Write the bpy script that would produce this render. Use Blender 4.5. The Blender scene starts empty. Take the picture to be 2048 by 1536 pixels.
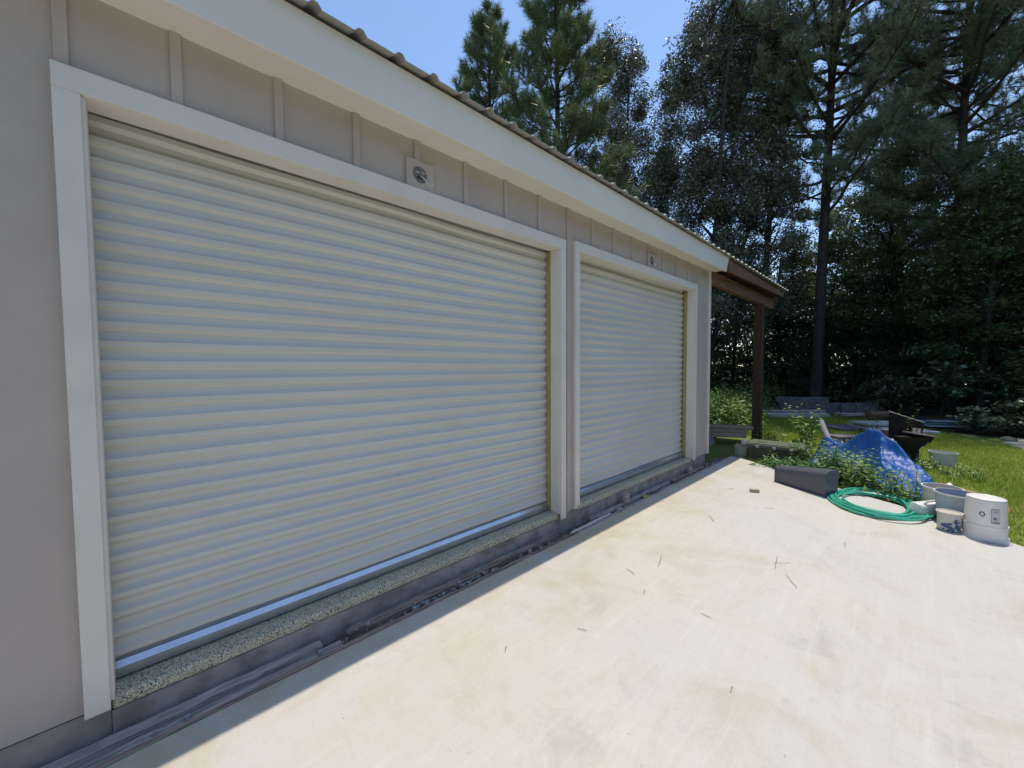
import bpy, math, random
import numpy as np
from mathutils import Vector, Matrix

S = bpy.context.scene
COL = S.collection
R = math.radians
random.seed(7)

# ------------------------------------------------------------------ camera
cam = bpy.data.objects.new("camera", bpy.data.cameras.new("camera"))
COL.objects.link(cam)
YAW, PITCH, ROLL = R(43.912), R(2.358), R(-0.328)
fw = Vector((math.sin(YAW)*math.cos(PITCH), math.cos(YAW)*math.cos(PITCH), -math.sin(PITCH)))
rt = Vector((math.cos(YAW), -math.sin(YAW), 0))
up = rt.cross(fw)
r2 = rt*math.cos(ROLL) + up*math.sin(ROLL)
u2 = -rt*math.sin(ROLL) + up*math.cos(ROLL)
cam.matrix_world = Matrix(((r2.x, u2.x, -fw.x, 0), (r2.y, u2.y, -fw.y, -2.35), (r2.z, u2.z, -fw.z, 1.358), (0, 0, 0, 1)))
cam.data.sensor_fit = 'HORIZONTAL'
cam.data.sensor_width = 36.0
cam.data.lens = 36.0*775/2048
cam.data.clip_start = 0.02
cam.data.clip_end = 1000
S.camera = cam

# ------------------------------------------------------------------ sky, sun, exposure
W = bpy.data.worlds.new("World"); S.world = W; W.use_nodes = True
wn = W.node_tree.nodes; wl = W.node_tree.links
sky = wn.new('ShaderNodeTexSky'); sky.sky_type = 'NISHITA'; sky.sun_disc = False
sky.sun_elevation = R(74); sky.sun_rotation = R(88); sky.air_density = 1.0; sky.dust_density = 0.2; sky.ozone_density = 2.5
bg = wn['Background']; bg.inputs[1].default_value = 0.15
wl.new(sky.outputs[0], bg.inputs[0])
sun = bpy.data.objects.new("sun", bpy.data.lights.new("sun", 'SUN')); COL.objects.link(sun)
sun.data.energy = 2.55; sun.data.angle = R(0.5); sun.data.color = (1.0, 0.93, 0.81)
SUN_TO = Vector((0.275, 0.012, 0.961)).normalized()
sun.rotation_euler = SUN_TO.to_track_quat('Z', 'Y').to_euler()
S.view_settings.view_transform = 'Standard'; S.view_settings.look = 'None'
S.view_settings.gamma = 1.0; S.view_settings.exposure = 0.55
try:
    S.cycles.max_bounces = 7; S.cycles.diffuse_bounces = 4; S.cycles.transmission_bounces = 4
    S.cycles.transparent_max_bounces = 4; S.cycles.use_adaptive_sampling = True; S.cycles.adaptive_threshold = 0.02
    S.cycles.use_denoising = True; S.cycles.sample_clamp_indirect = 8
except Exception:
    pass

# ------------------------------------------------------------------ materials
def mat(name, col, rough=0.6, spec=0.4, var=0.10, vscale=3.0, bump=0.0, bscale=60.0, col2=None, island=0.0, trans=0.0, metal=0.0,
        stretch=None, detail=5.0, sharp=(0.35, 0.65), dirt=None, dscale=1.2, damount=0.5, bdist=0.004):
    m = bpy.data.materials.new(name); m.use_nodes = True
    nt = m.node_tree; N = nt.nodes; L = nt.links
    b = N['Principled BSDF']
    b.inputs['Roughness'].default_value = rough; b.inputs['Specular IOR Level'].default_value = spec; b.inputs['Metallic'].default_value = metal
    tc = N.new('ShaderNodeTexCoord'); src = tc.outputs['Object']
    if stretch:
        mp = N.new('ShaderNodeMapping'); mp.inputs['Scale'].default_value = stretch
        L.new(src, mp.inputs[0]); src = mp.outputs[0]
    nz = N.new('ShaderNodeTexNoise'); nz.inputs['Scale'].default_value = vscale; nz.inputs['Detail'].default_value = detail
    L.new(src, nz.inputs['Vector'])
    rp = N.new('ShaderNodeMapRange'); rp.inputs['From Min'].default_value = sharp[0]; rp.inputs['From Max'].default_value = sharp[1]
    L.new(nz.outputs[0], rp.inputs[0])
    c2 = col2 if col2 else tuple(c*(1-var*2) for c in col)
    c1 = col if col2 else tuple(min(1, c*(1+var)) for c in col)
    mx = N.new('ShaderNodeMix'); mx.data_type = 'RGBA'
    mx.inputs[6].default_value = (*c1, 1); mx.inputs[7].default_value = (*c2, 1)
    L.new(rp.outputs[0], mx.inputs[0]); out = mx.outputs[2]
    if dirt:
        n2 = N.new('ShaderNodeTexNoise'); n2.inputs['Scale'].default_value = dscale; n2.inputs['Detail'].default_value = 7; n2.inputs['Roughness'].default_value = 0.65
        L.new(tc.outputs['Object'], n2.inputs['Vector'])
        r3 = N.new('ShaderNodeMapRange'); r3.inputs['From Min'].default_value = 0.5; r3.inputs['From Max'].default_value = 0.75; r3.inputs['To Max'].default_value = damount
        L.new(n2.outputs[0], r3.inputs[0])
        m2 = N.new('ShaderNodeMix'); m2.data_type = 'RGBA'; m2.inputs[7].default_value = (*dirt, 1)
        L.new(r3.outputs[0], m2.inputs[0]); L.new(out, m2.inputs[6]); out = m2.outputs[2]
    if island > 0:
        ge = N.new('ShaderNodeNewGeometry')
        hs = N.new('ShaderNodeHueSaturation')
        mr = N.new('ShaderNodeMapRange'); mr.inputs['To Min'].default_value = 1-island; mr.inputs['To Max'].default_value = 1+island
        L.new(ge.outputs['Random Per Island'], mr.inputs[0]); L.new(mr.outputs[0], hs.inputs['Value'])
        mr2 = N.new('ShaderNodeMapRange'); mr2.inputs['To Min'].default_value = 0.5+0.05*island; mr2.inputs['To Max'].default_value = 0.5-0.06*island
        L.new(ge.outputs['Random Per Island'], mr2.inputs[0]); L.new(mr2.outputs[0], hs.inputs['Hue'])
        L.new(out, hs.inputs['Color']); out = hs.outputs[0]
    L.new(out, b.inputs['Base Color'])
    if bump > 0:
        nb = N.new('ShaderNodeTexNoise'); nb.inputs['Scale'].default_value = bscale; nb.inputs['Detail'].default_value = 6
        L.new(src, nb.inputs['Vector'])
        bp = N.new('ShaderNodeBump'); bp.inputs['Strength'].default_value = bump; bp.inputs['Distance'].default_value = bdist
        L.new(nb.outputs[0], bp.inputs['Height']); L.new(bp.outputs[0], b.inputs['Normal'])
    if trans > 0:
        t = N.new('ShaderNodeBsdfTranslucent'); L.new(out, t.inputs[0])
        ms = N.new('ShaderNodeMixShader'); ms.inputs[0].default_value = trans
        L.new(b.outputs[0], ms.inputs[1]); L.new(t.outputs[0], ms.inputs[2]); L.new(ms.outputs[0], N['Material Output'].inputs[0])
    return m

M = {}
M['siding'] = mat('siding_paint', (0.50, 0.43, 0.38), 0.62, 0.35, 0.03, 2.5, 0.35, 160, dirt=(0.37, 0.32, 0.29), dscale=2.2, damount=0.35)
M['trim'] = mat('trim_paint', (0.74, 0.69, 0.615), 0.5, 0.4, 0.02, 3, 0.12, 160, dirt=(0.5, 0.48, 0.44), dscale=3.0, damount=0.18)
M['fascia'] = mat('fascia_paint', (0.78, 0.735, 0.65), 0.45, 0.45, 0.02, 2, 0.06, 120)
M['curtain'] = mat('door_steel', (0.63, 0.62, 0.57), 0.34, 0.5, 0.025, 1.5, 0.05, 40, stretch=(0.5, 1, 3), dirt=(0.56, 0.54, 0.49), dscale=1.6, damount=0.25)
M['ledge'] = mat('polished_ledge', (0.62, 0.64, 0.66), 0.22, 0.5, 0.04, 8, metal=0.85)
M['bar'] = mat('galvanised_bar', (0.40, 0.42, 0.43), 0.30, 0.5, 0.06, 8, 0.1, 60, metal=0.7)
M['pine_board'] = mat('treated_pine', (0.46, 0.37, 0.17), 0.7, 0.3, 0.1, 9, 0.3, 30, col2=(0.33, 0.25, 0.10), stretch=(6, 6, 0.6))
M['roof'] = mat('roof_metal', (0.42, 0.405, 0.37), 0.4, 0.5, 0.05, 2, dirt=(0.30, 0.28, 0.25), dscale=3, damount=0.3)
M['brown_wood'] = mat('stained_timber', (0.26, 0.135, 0.075), 0.7, 0.3, 0.15, 5, 0.3, 30, col2=(0.14, 0.068, 0.04), stretch=(0.7, 6, 6))
M['brown_post'] = mat('stained_post', (0.10, 0.055, 0.035), 0.7, 0.3, 0.15, 5, 0.3, 30, col2=(0.06, 0.034, 0.024), stretch=(6, 6, 0.6))
M['block'] = mat('grey_block', (0.36, 0.325, 0.295), 0.9, 0.2, 0.12, 6, 0.6, 70, dirt=(0.12, 0.115, 0.11), dscale=4, damount=0.6)
M['stem'] = mat('stem_wall', (0.40, 0.355, 0.335), 0.9, 0.2, 0.15, 5, 0.7, 50, dirt=(0.19, 0.165, 0.15), dscale=5, damount=0.8)
M['grey_wood'] = mat('weathered_wood', (0.55, 0.475, 0.43), 0.85, 0.2, 0.15, 6, 0.5, 25, col2=(0.24, 0.21, 0.20), stretch=(0.8, 14, 14))
M['red_wood'] = mat('reddish_wood', (0.45, 0.335, 0.28), 0.85, 0.2, 0.15, 6, 0.5, 25, col2=(0.15, 0.11, 0.10), stretch=(0.8, 12, 12))
M['pale_wood'] = mat('pale_lumber', (0.50, 0.40, 0.27), 0.75, 0.2, 0.1, 6, 0.3, 25, col2=(0.36, 0.28, 0.18), stretch=(0.8, 10, 10))
M['white_pl'] = mat('white_plastic', (0.80, 0.755, 0.70), 0.42, 0.45, 0.03, 5, dirt=(0.50, 0.46, 0.40), dscale=7, damount=0.35)
M['dull_pl'] = mat('dull_plastic', (0.60, 0.575, 0.51), 0.5, 0.4, 0.05, 6, dirt=(0.33, 0.31, 0.26), dscale=8, damount=0.6)
M['bluegrey_pl'] = mat('blue_grey_plastic', (0.37, 0.41, 0.47), 0.5, 0.4, 0.06, 5, dirt=(0.52, 0.54, 0.56), dscale=6, damount=0.6)
M['dark_pl'] = mat('charcoal_plastic', (0.10, 0.10, 0.125), 0.34, 0.5, 0.06, 4, 0.05, 80, dirt=(0.17, 0.165, 0.17), dscale=5, damount=0.35)
M['olive'] = mat('olive_plastic', (0.125, 0.14, 0.085), 0.5, 0.4, 0.06, 4, 0.05, 60, dirt=(0.2, 0.2, 0.14), dscale=5, damount=0.3)
M['olive_dark'] = mat('olive_side', (0.075, 0.08, 0.055), 0.55, 0.35, 0.06, 4, 0.05, 60)
M['rust'] = mat('rusty_steel', (0.024, 0.018, 0.016), 0.75, 0.2, 0.2, 9, 0.4, 60, col2=(0.015, 0.012, 0.012), dirt=(0.045, 0.026, 0.018), dscale=8, damount=0.5)
M['shelf'] = mat('pale_red_tile', (0.55, 0.45, 0.41), 0.6, 0.3, 0.1, 8, col2=(0.42, 0.22, 0.17))
M['hose'] = mat('hose_green', (0.045, 0.40, 0.26), 0.38, 0.5, 0.08, 8)
M['brass'] = mat('brass_fitting', (0.45, 0.22, 0.13), 0.4, 0.5, 0.1, 20, metal=0.5)
M['steel'] = mat('grey_steel', (0.42, 0.42, 0.43), 0.4, 0.5, 0.08, 12, metal=0.6)
M['pipe'] = mat('grey_pipe', (0.40, 0.36, 0.38), 0.55, 0.4, 0.12, 9, dirt=(0.22, 0.19, 0.2), dscale=9, damount=0.5)
M['dark'] = mat('dark_iron', (0.03, 0.028, 0.027), 0.6, 0.4)
M['ink'] = mat('printed_ink', (0.06, 0.06, 0.07), 0.6, 0.3)
M['label'] = mat('label_paper', (0.60, 0.59, 0.57), 0.5, 0.3, 0.04, 30)
M['blue_paint'] = mat('blue_paint', (0.07, 0.11, 0.25), 0.45, 0.4, 0.1, 20)
M['yellow'] = mat('yellow_plastic', (0.55, 0.45, 0.03), 0.5, 0.4, 0.08, 20)
M['slab_white'] = mat('pale_stone', (0.50, 0.49, 0.46), 0.85, 0.2, 0.08, 5, 0.3, 50, dirt=(0.28, 0.27, 0.25), dscale=3, damount=0.5)
M['paver'] = mat('paver_grey', (0.17, 0.158, 0.165), 0.9, 0.2, 0.14, 7, 0.5, 60, dirt=(0.08, 0.08, 0.075), dscale=4, damount=0.6)
M['teal'] = mat('teal_sheet', (0.10, 0.27, 0.25), 0.5, 0.4, 0.1, 4)
M['zinc'] = mat('zinc_sheet', (0.45, 0.50, 0.56), 0.35, 0.5, 0.1, 4, metal=0.4)
M['dirt'] = mat('orange_dirt', (0.50, 0.26, 0.10), 0.95, 0.1, 0.15, 8, 0.6, 40, col2=(0.36, 0.19, 0.08))
M['brick'] = mat('brown_brick', (0.20, 0.10, 0.06), 0.9, 0.2, 0.15, 12, 0.5, 60)
M['tanblock'] = mat('tan_block', (0.52, 0.46, 0.38), 0.9, 0.2, 0.1, 10, 0.4, 60)
M['rubble'] = mat('pale_rubble', (0.36, 0.37, 0.38), 0.9, 0.2, 0.1, 10, 0.4, 60, island=0.25)
M['twig'] = mat('dry_twig', (0.24, 0.15, 0.09), 0.85, 0.2, 0.15, 20)
M['needle'] = mat('pine_needles', (0.115, 0.175, 0.085), 0.42, 0.5, 0.2, 0.45, island=0.4, trans=0.3, col2=(0.135, 0.18, 0.065))
M['needle_blue'] = mat('bluish_needles', (0.14, 0.195, 0.13), 0.42, 0.5, 0.2, 0.45, island=0.4, trans=0.3, col2=(0.20, 0.25, 0.14))
M['leaf_oak'] = mat('glossy_leaves', (0.10, 0.125, 0.075), 0.36, 0.6, 0.2, 0.6, island=0.4, trans=0.12, col2=(0.15, 0.16, 0.11))
M['leaf_mid'] = mat('broad_leaves', (0.095, 0.145, 0.06), 0.28, 0.6, 0.2, 0.5, island=0.4, trans=0.3, col2=(0.12, 0.17, 0.06))
M['leaf_light'] = mat('light_leaves', (0.10, 0.16, 0.05), 0.42, 0.5, 0.15, 0.8, island=0.3, trans=0.25, col2=(0.15, 0.19, 0.06))
M['leaf_pale'] = mat('silvery_leaves', (0.15, 0.21, 0.11), 0.30, 0.5, 0.15, 2, island=0.3, trans=0.15, col2=(0.09, 0.14, 0.06))
M['leaf_weed'] = mat('weed_leaves', (0.16, 0.28, 0.075), 0.5, 0.4, 0.15, 4, island=0.3, trans=0.28, col2=(0.24, 0.35, 0.095))
M['leaf_fern'] = mat('feathery_leaves', (0.11, 0.24, 0.075), 0.5, 0.4, 0.15, 4, island=0.3, trans=0.28, col2=(0.14, 0.26, 0.09))
M['woods'] = mat('far_leaves', (0.085, 0.12, 0.065), 0.30, 0.6, 0.2, 0.4, island=0.45, trans=0.28, col2=(0.10, 0.135, 0.06))
M['bark'] = mat('pine_bark', (0.065, 0.05, 0.042), 0.9, 0.2, 0.2, 5, 0.8, 14, col2=(0.035, 0.028, 0.026), stretch=(3, 3, 0.7), bdist=0.02)
M['bark_grey'] = mat('grey_bark', (0.055, 0.048, 0.043), 0.9, 0.2, 0.2, 5, 0.6, 14, stretch=(3, 3, 0.7), bdist=0.01)
M['stem_green'] = mat('green_stems', (0.12, 0.17, 0.06), 0.6, 0.3, 0.1, 8)
M['blade'] = mat('grass_blades', (0.28, 0.40, 0.05), 0.5, 0.35, 0.15, 1.0, island=0.3, trans=0.3, col2=(0.39, 0.45, 0.065))

def concrete_mat():
    m = bpy.data.materials.new('driveway_concrete'); m.use_nodes = True
    nt = m.node_tree; N = nt.nodes; L = nt.links; b = N['Principled BSDF']
    b.inputs['Roughness'].default_value = 0.85; b.inputs['Specular IOR Level'].default_value = 0.25
    tc = N.new('ShaderNodeTexCoord'); o = tc.outputs['Object']
    def noise(scale, detail, rough=0.55, vec=o, dist=0.0):
        n = N.new('ShaderNodeTexNoise'); n.inputs['Scale'].default_value = scale; n.inputs['Detail'].default_value = detail
        n.inputs['Roughness'].default_value = rough; n.inputs['Distortion'].default_value = dist
        L.new(vec, n.inputs['Vector']); return n.outputs[0]
    def rng(x, a, c, lo=0.0, hi=1.0):
        r = N.new('ShaderNodeMapRange'); r.inputs['From Min'].default_value = a; r.inputs['From Max'].default_value = c
        r.inputs['To Min'].default_value = lo; r.inputs['To Max'].default_value = hi; L.new(x, r.inputs[0]); return r.outputs[0]
    def mix(f, a, c):
        x = N.new('ShaderNodeMix'); x.data_type = 'RGBA'; L.new(f, x.inputs[0])
        if isinstance(a, tuple): x.inputs[6].default_value = (*a, 1)
        else: L.new(a, x.inputs[6])
        x.inputs[7].default_value = (*c, 1); return x.outputs[2]
    c = mix(rng(noise(0.6, 5), 0.35, 0.65), (0.575, 0.53, 0.45), (0.54, 0.515, 0.475))
    c = mix(rng(noise(1.3, 9, 0.74, dist=0.7), 0.50, 0.66, 0, 0.7), c, (0.495, 0.43, 0.335))
    c = mix(rng(noise(1.9, 10, 0.78, dist=0.5), 0.55, 0.69, 0, 0.6), c, (0.40, 0.38, 0.345))
    mp = N.new('ShaderNodeMapping'); mp.inputs['Scale'].default_value = (0.7, 9, 1); mp.inputs['Rotation'].default_value = (0, 0, 0.5); L.new(o, mp.inputs[0])
    c = mix(rng(noise(2.4, 7, 0.65, mp.outputs[0], 0.4), 0.5, 0.72, 0, 0.45), c, (0.63, 0.60, 0.55))
    mp2 = N.new('ShaderNodeMapping'); mp2.inputs['Scale'].default_value = (6, 0.6, 1); mp2.inputs['Rotation'].default_value = (0, 0, -0.3); L.new(o, mp2.inputs[0])
    c = mix(rng(noise(3.0, 7, 0.7, mp2.outputs[0], 0.6), 0.56, 0.74, 0, 0.4), c, (0.44, 0.405, 0.35))
    # rust-yellow run-off band that follows the drip line beside the wall
    sp = N.new('ShaderNodeSeparateXYZ'); L.new(o, sp.inputs[0])
    band = rng(sp.outputs[1], -1.3, -0.15, 0, 1)
    mm = N.new('ShaderNodeMath'); mm.operation = 'MULTIPLY'; L.new(band, mm.inputs[0]); L.new(rng(noise(1.9, 7, 0.65, dist=0.8), 0.40, 0.68, 0, 0.7), mm.inputs[1])
    c = mix(mm.outputs[0], c, (0.50, 0.405, 0.225))
    c = mix(rng(noise(30, 3), 0.71, 0.76, 0, 0.5), c, (0.26, 0.22, 0.17))
    c = mix(rng(noise(160, 2), 0.55, 0.8, 0, 0.3), c, (0.38, 0.35, 0.31))
    c = mix(rng(noise(14, 9, 0.8), 0.52, 0.66, 0, 0.22), c, (0.40, 0.375, 0.34))
    L.new(c, b.inputs['Base Color'])
    bp = N.new('ShaderNodeBump'); bp.inputs['Strength'].default_value = 0.5; bp.inputs['Distance'].default_value = 0.004
    L.new(noise(55, 8, 0.7), bp.inputs['Height']); L.new(bp.outputs[0], b.inputs['Normal'])
    return m
M['concrete'] = concrete_mat()

def flake_mat():
    m = bpy.data.materials.new('flake_epoxy'); m.use_nodes = True
    nt = m.node_tree; N = nt.nodes; L = nt.links; b = N['Principled BSDF']
    b.inputs['Roughness'].default_value = 0.4
    tc = N.new('ShaderNodeTexCoord')
    v = N.new('ShaderNodeTexVoronoi'); v.inputs['Scale'].default_value = 250; L.new(tc.outputs['Object'], v.inputs['Vector'])
    cr = N.new('ShaderNodeValToRGB'); cr.color_ramp.interpolation = 'CONSTANT'
    e = cr.color_ramp.elements; e[0].position = 0; e[0].color = (0.62, 0.575, 0.40, 1); e[1].position = 0.42; e[1].color = (0.76, 0.72, 0.56, 1)
    for p, c in ((0.55, (0.07, 0.07, 0.065, 1)), (0.70, (0.46, 0.41, 0.27, 1)), (0.86, (0.16, 0.16, 0.15, 1))):
        x = e.new(p); x.color = c
    sx = N.new('ShaderNodeSeparateColor'); L.new(v.outputs['Color'], sx.inputs[0]); L.new(sx.outputs[0], cr.inputs[0]); L.new(cr.outputs[0], b.inputs['Base Color'])
    return m
M['flake'] = flake_mat()

def ground_mat():
    m = bpy.data.materials.new('lawn_soil'); m.use_nodes = True
    nt = m.node_tree; N = nt.nodes; L = nt.links; b = N['Principled BSDF']; b.inputs['Roughness'].default_value = 0.95; b.inputs['Specular IOR Level'].default_value = 0.1
    tc = N.new('ShaderNodeTexCoord')
    n1 = N.new('ShaderNodeTexNoise'); n1.inputs['Scale'].default_value = 1.3; n1.inputs['Detail'].default_value = 6; L.new(tc.outputs['Object'], n1.inputs['Vector'])
    n2 = N.new('ShaderNodeTexNoise'); n2.inputs['Scale'].default_value = 30; n2.inputs['Detail'].default_value = 5; L.new(tc.outputs['Object'], n2.inputs['Vector'])
    a = N.new('ShaderNodeMix'); a.data_type = 'RGBA'; a.inputs[6].default_value = (0.14, 0.20, 0.035, 1); a.inputs[7].default_value = (0.21, 0.25, 0.06, 1); L.new(n1.outputs[0], a.inputs[0])
    c = N.new('ShaderNodeMix'); c.data_type = 'RGBA'; c.inputs[7].default_value = (0.11, 0.085, 0.045, 1)
    r = N.new('ShaderNodeMapRange'); r.inputs['From Min'].default_value = 0.5; r.inputs['From Max'].default_value = 0.7; L.new(n2.outputs[0], r.inputs[0]); L.new(r.outputs[0], c.inputs[0]); L.new(a.outputs[2], c.inputs[6])
    # leaf litter under the woods
    sp = N.new('ShaderNodeSeparateXYZ'); L.new(tc.outputs['Object'], sp.inputs[0])
    ad = N.new('ShaderNodeMath'); ad.operation = 'MULTIPLY_ADD'; ad.inputs[1].default_value = 4; L.new(n1.outputs[0], ad.inputs[0]); L.new(sp.outputs[0], ad.inputs[2])
    ad2 = N.new('ShaderNodeMath'); ad2.operation = 'MULTIPLY_ADD'; ad2.inputs[1].default_value = -0.75; L.new(sp.outputs[1], ad2.inputs[0]); L.new(ad.outputs[0], ad2.inputs[2])
    r2_ = N.new('ShaderNodeMapRange'); r2_.inputs['From Min'].default_value = 18.6; r2_.inputs['From Max'].default_value = 19.4; L.new(ad2.outputs[0], r2_.inputs[0])
    d = N.new('ShaderNodeMix'); d.data_type = 'RGBA'; d.inputs[7].default_value = (0.055, 0.042, 0.028, 1); L.new(r2_.outputs[0], d.inputs[0]); L.new(c.outputs[2], d.inputs[6])
    L.new(d.outputs[2], b.inputs['Base Color'])
    bp = N.new('ShaderNodeBump'); bp.inputs['Strength'].default_value = 0.8; bp.inputs['Distance'].default_value = 0.03; L.new(n2.outputs[0], bp.inputs['Height']); L.new(bp.outputs[0], b.inputs['Normal'])
    return m
M['ground'] = ground_mat()

def tarp_mat():
    m = mat('blue_tarp', (0.009, 0.085, 0.34), 0.46, 0.45, 0.1, 3, col2=(0.014, 0.12, 0.42), trans=0.10)
    nt = m.node_tree; N = nt.nodes; L = nt.links; b = N['Principled BSDF']
    tc = N.new('ShaderNodeTexCoord')
    n = N.new('ShaderNodeTexNoise'); n.inputs['Scale'].default_value = 5.5; n.inputs['Detail'].default_value = 4; n.inputs['Distortion'].default_value = 1.5; L.new(tc.outputs['Object'], n.inputs['Vector'])
    v = N.new('ShaderNodeTexVoronoi'); v.inputs['Scale'].default_value = 6; L.new(tc.outputs['Object'], v.inputs['Vector'])
    ad = N.new('ShaderNodeMath'); ad.operation = 'ADD'; L.new(n.outputs[0], ad.inputs[0]); L.new(v.outputs['Distance'], ad.inputs[1])
    bp = N.new('ShaderNodeBump'); bp.inputs['Strength'].default_value = 0.3; bp.inputs['Distance'].default_value = 0.03; L.new(ad.outputs[0], bp.inputs['Height']); L.new(bp.outputs[0], b.inputs['Normal'])
    return m
M['tarp'] = tarp_mat()

# ------------------------------------------------------------------ mesh helpers
class MB:
    def __init__(s): s.v = []; s.f = []
    def add(s, vs, fs):
        o = len(s.v); s.v += [tuple(v) for v in vs]; s.f += [tuple(i+o for i in f) for f in fs]; return s
    def box(s, x0, x1, y0, y1, z0, z1, zx=0.0, rot=None, org=None):
        vs = [Vector((x, y, z + zx*x)) for z in (z0, z1) for y in (y0, y1) for x in (x0, x1)]
        if rot is not None: vs = [rot @ v for v in vs]
        if org is not None: vs = [v + Vector(org) for v in vs]
        return s.add(vs, [(0, 2, 3, 1), (4, 5, 7, 6), (0, 1, 5, 4), (1, 3, 7, 5), (3, 2, 6, 7), (2, 0, 4, 6)])
    def prism(s, poly, axis, a0, a1):
        # poly in the two other axes, extruded along axis
        def P(p, a): return {'x': (a, p[0], p[1]), 'y': (p[0], a, p[1]), 'z': (p[0], p[1], a)}[axis]
        n = len(poly); vs = [P(p, a0) for p in poly] + [P(p, a1) for p in poly]
        fs = [(i, (i+1) % n, n+(i+1) % n, n+i) for i in range(n)] + [tuple(range(n))[::-1], tuple(range(n, 2*n))]
        return s.add(vs, fs)
    def tube(s, pts, rad, n=8, cap=True):
        pts = [Vector(p) for p in pts]; k = len(pts)
        rad = list(rad) if hasattr(rad, '__len__') else [rad]*k
        prev = None; vs = []; fs = []
        for i, p in enumerate(pts):
            d = (pts[min(i+1, k-1)] - pts[max(i-1, 0)]).normalized()
            if prev is None:
                a = Vector((0, 0, 1)) if abs(d.z) < 0.9 else Vector((1, 0, 0)); e1 = d.cross(a).normalized()
            else:
                e1 = (prev - d*prev.dot(d)).normalized()
            prev = e1; e2 = d.cross(e1)
            for j in range(n):
                t = 2*math.pi*j/n; vs.append(p + (e1*math.cos(t) + e2*math.sin(t))*rad[i])
        for i in range(k-1):
            for j in range(n):
                fs.append((i*n+j, i*n+(j+1) % n, (i+1)*n+(j+1) % n, (i+1)*n+j))
        if cap: fs += [tuple(range(n))[::-1], tuple(range((k-1)*n, k*n))]
        return s.add(vs, fs)
    def lathe(s, prof, n=40, org=(0, 0, 0)):
        vs = []; fs = []; k = len(prof)
        for r, z in prof:
            for j in range(n):
                t = 2*math.pi*j/n; vs.append((org[0]+r*math.cos(t), org[1]+r*math.sin(t), org[2]+z))
        for i in range(k-1):
            for j in range(n):
                fs.append((i*n+j, i*n+(j+1) % n, (i+1)*n+(j+1) % n, (i+1)*n+j))
        return s.add(vs, fs)
    def mesh(s, name, m, smooth=False):
        me = bpy.data.meshes.new(name); me.from_pydata(s.v, [], s.f); me.materials.append(m)
        if smooth: me.polygons.foreach_set('use_smooth', [True]*len(me.polygons))
        me.update(); return me
    def build(s, name, m, parent=None, smooth=False, bevel=0.0, loc=None):
        o = bpy.data.objects.new(name, s.mesh(name, m, smooth)); COL.objects.link(o)
        if parent is not None: o.parent = parent
        if loc is not None: o.location = loc
        if bevel > 0:
            b = o.modifiers.new('bevel', 'BEVEL'); b.width = bevel; b.segments = 2; b.limit_method = 'ANGLE'; b.angle_limit = R(35)
        if smooth:
            try:
                e = o.modifiers.new('split', 'EDGE_SPLIT'); e.split_angle = R(38)
            except Exception: pass
        return o

def raw(name, V, nper, m, parent=None, smooth=False):
    # V: (k*nper, 3) array; every nper vertices make one face
    V = np.ascontiguousarray(V, dtype=np.float32); k = len(V)//nper
    me = bpy.data.meshes.new(name); me.vertices.add(len(V)); me.vertices.foreach_set('co', V.ravel())
    me.loops.add(k*nper); me.loops.foreach_set('vertex_index', np.arange(k*nper, dtype=np.int32))
    me.polygons.add(k); me.polygons.foreach_set('loop_start', np.arange(0, k*nper, nper, dtype=np.int32)); me.polygons.foreach_set('loop_total', np.full(k, nper, dtype=np.int32))
    me.materials.append(m); me.update(calc_edges=True)
    o = bpy.data.objects.new(name, me); COL.objects.link(o)
    if parent is not None: o.parent = parent
    return o

def tag(o, label, cat, group=None, kind=None):
    if label: o['label'] = label
    if cat: o['category'] = cat
    if group: o['group'] = group
    if kind: o['kind'] = kind
    return o
def thing(name, label, cat, loc=(0, 0, 0), rz=0.0, group=None):
    o = bpy.data.objects.new(name, None); COL.objects.link(o); o.location = loc; o.rotation_euler = (0, 0, rz); o.empty_display_size = 0.1
    return tag(o, label, cat, group)
def dup(root, loc=None, rz=None, label=None, scale=None):
    c = root.copy(); COL.objects.link(c)
    if loc is not None: c.location = loc
    if rz is not None: c.rotation_euler = (c.rotation_euler[0], c.rotation_euler[1], rz)
    if scale is not None: c.scale = scale
    if label: c['label'] = label
    for ch in list(root.children):
        d = ch.copy(); COL.objects.link(d); d.parent = c
        for g in list(ch.children):
            e = g.copy(); COL.objects.link(e); e.parent = d
    return c

GZ = -0.33
def slab_z(y): return -0.22 + 0.03*(max(y, -3.2) + 0.13)

# ------------------------------------------------------------------ ground and driveway
g = MB()
xs = [-400, -60, -20, 0, 20, 60, 400]
g.add([(x, y, GZ) for y in xs for x in xs], [(j*7+i, j*7+i+1, (j+1)*7+i+1, (j+1)*7+i) for j in range(6) for i in range(6)])
tag(g.build('lawn', M['ground']), None, None, kind='structure')

EDGE = [(7.55, -0.13), (7.40, -0.45), (7.17, -0.81), (6.92, -1.25), (6.70, -1.62), (6.55, -1.95), (6.42, -2.25), (6.15, -2.62), (5.90, -2.95), (5.62, -3.35), (5.35, -4.2), (5.1, -5.2), (4.9, -6.2), (4.7, -7.2)]
d = MB(); vs = []; fs = []
n = len(EDGE)
for (x, y) in EDGE: vs.append((x, y, slab_z(y)))
for (x, y) in EDGE: vs.append((-4.5, y, slab_z(y)))
for (x, y) in EDGE: vs.append((x, y, -0.55))
for (x, y) in EDGE: vs.append((-4.5, y, -0.55))
for i in range(n-1):
    fs.append((i, n+i, n+i+1, i+1)); fs.append((i, i+1, 2*n+i+1, 2*n+i)); fs.append((n+i+1, n+i, 3*n+i, 3*n+i+1))
fs.append((0, 2*n, 3*n, n)); fs.append((n-1, 2*n-1, 4*n-1, 3*n-1))
d.add(vs, fs)
tag(d.build('driveway', M['concrete'], bevel=0.008), None, None, kind='structure')

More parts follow.
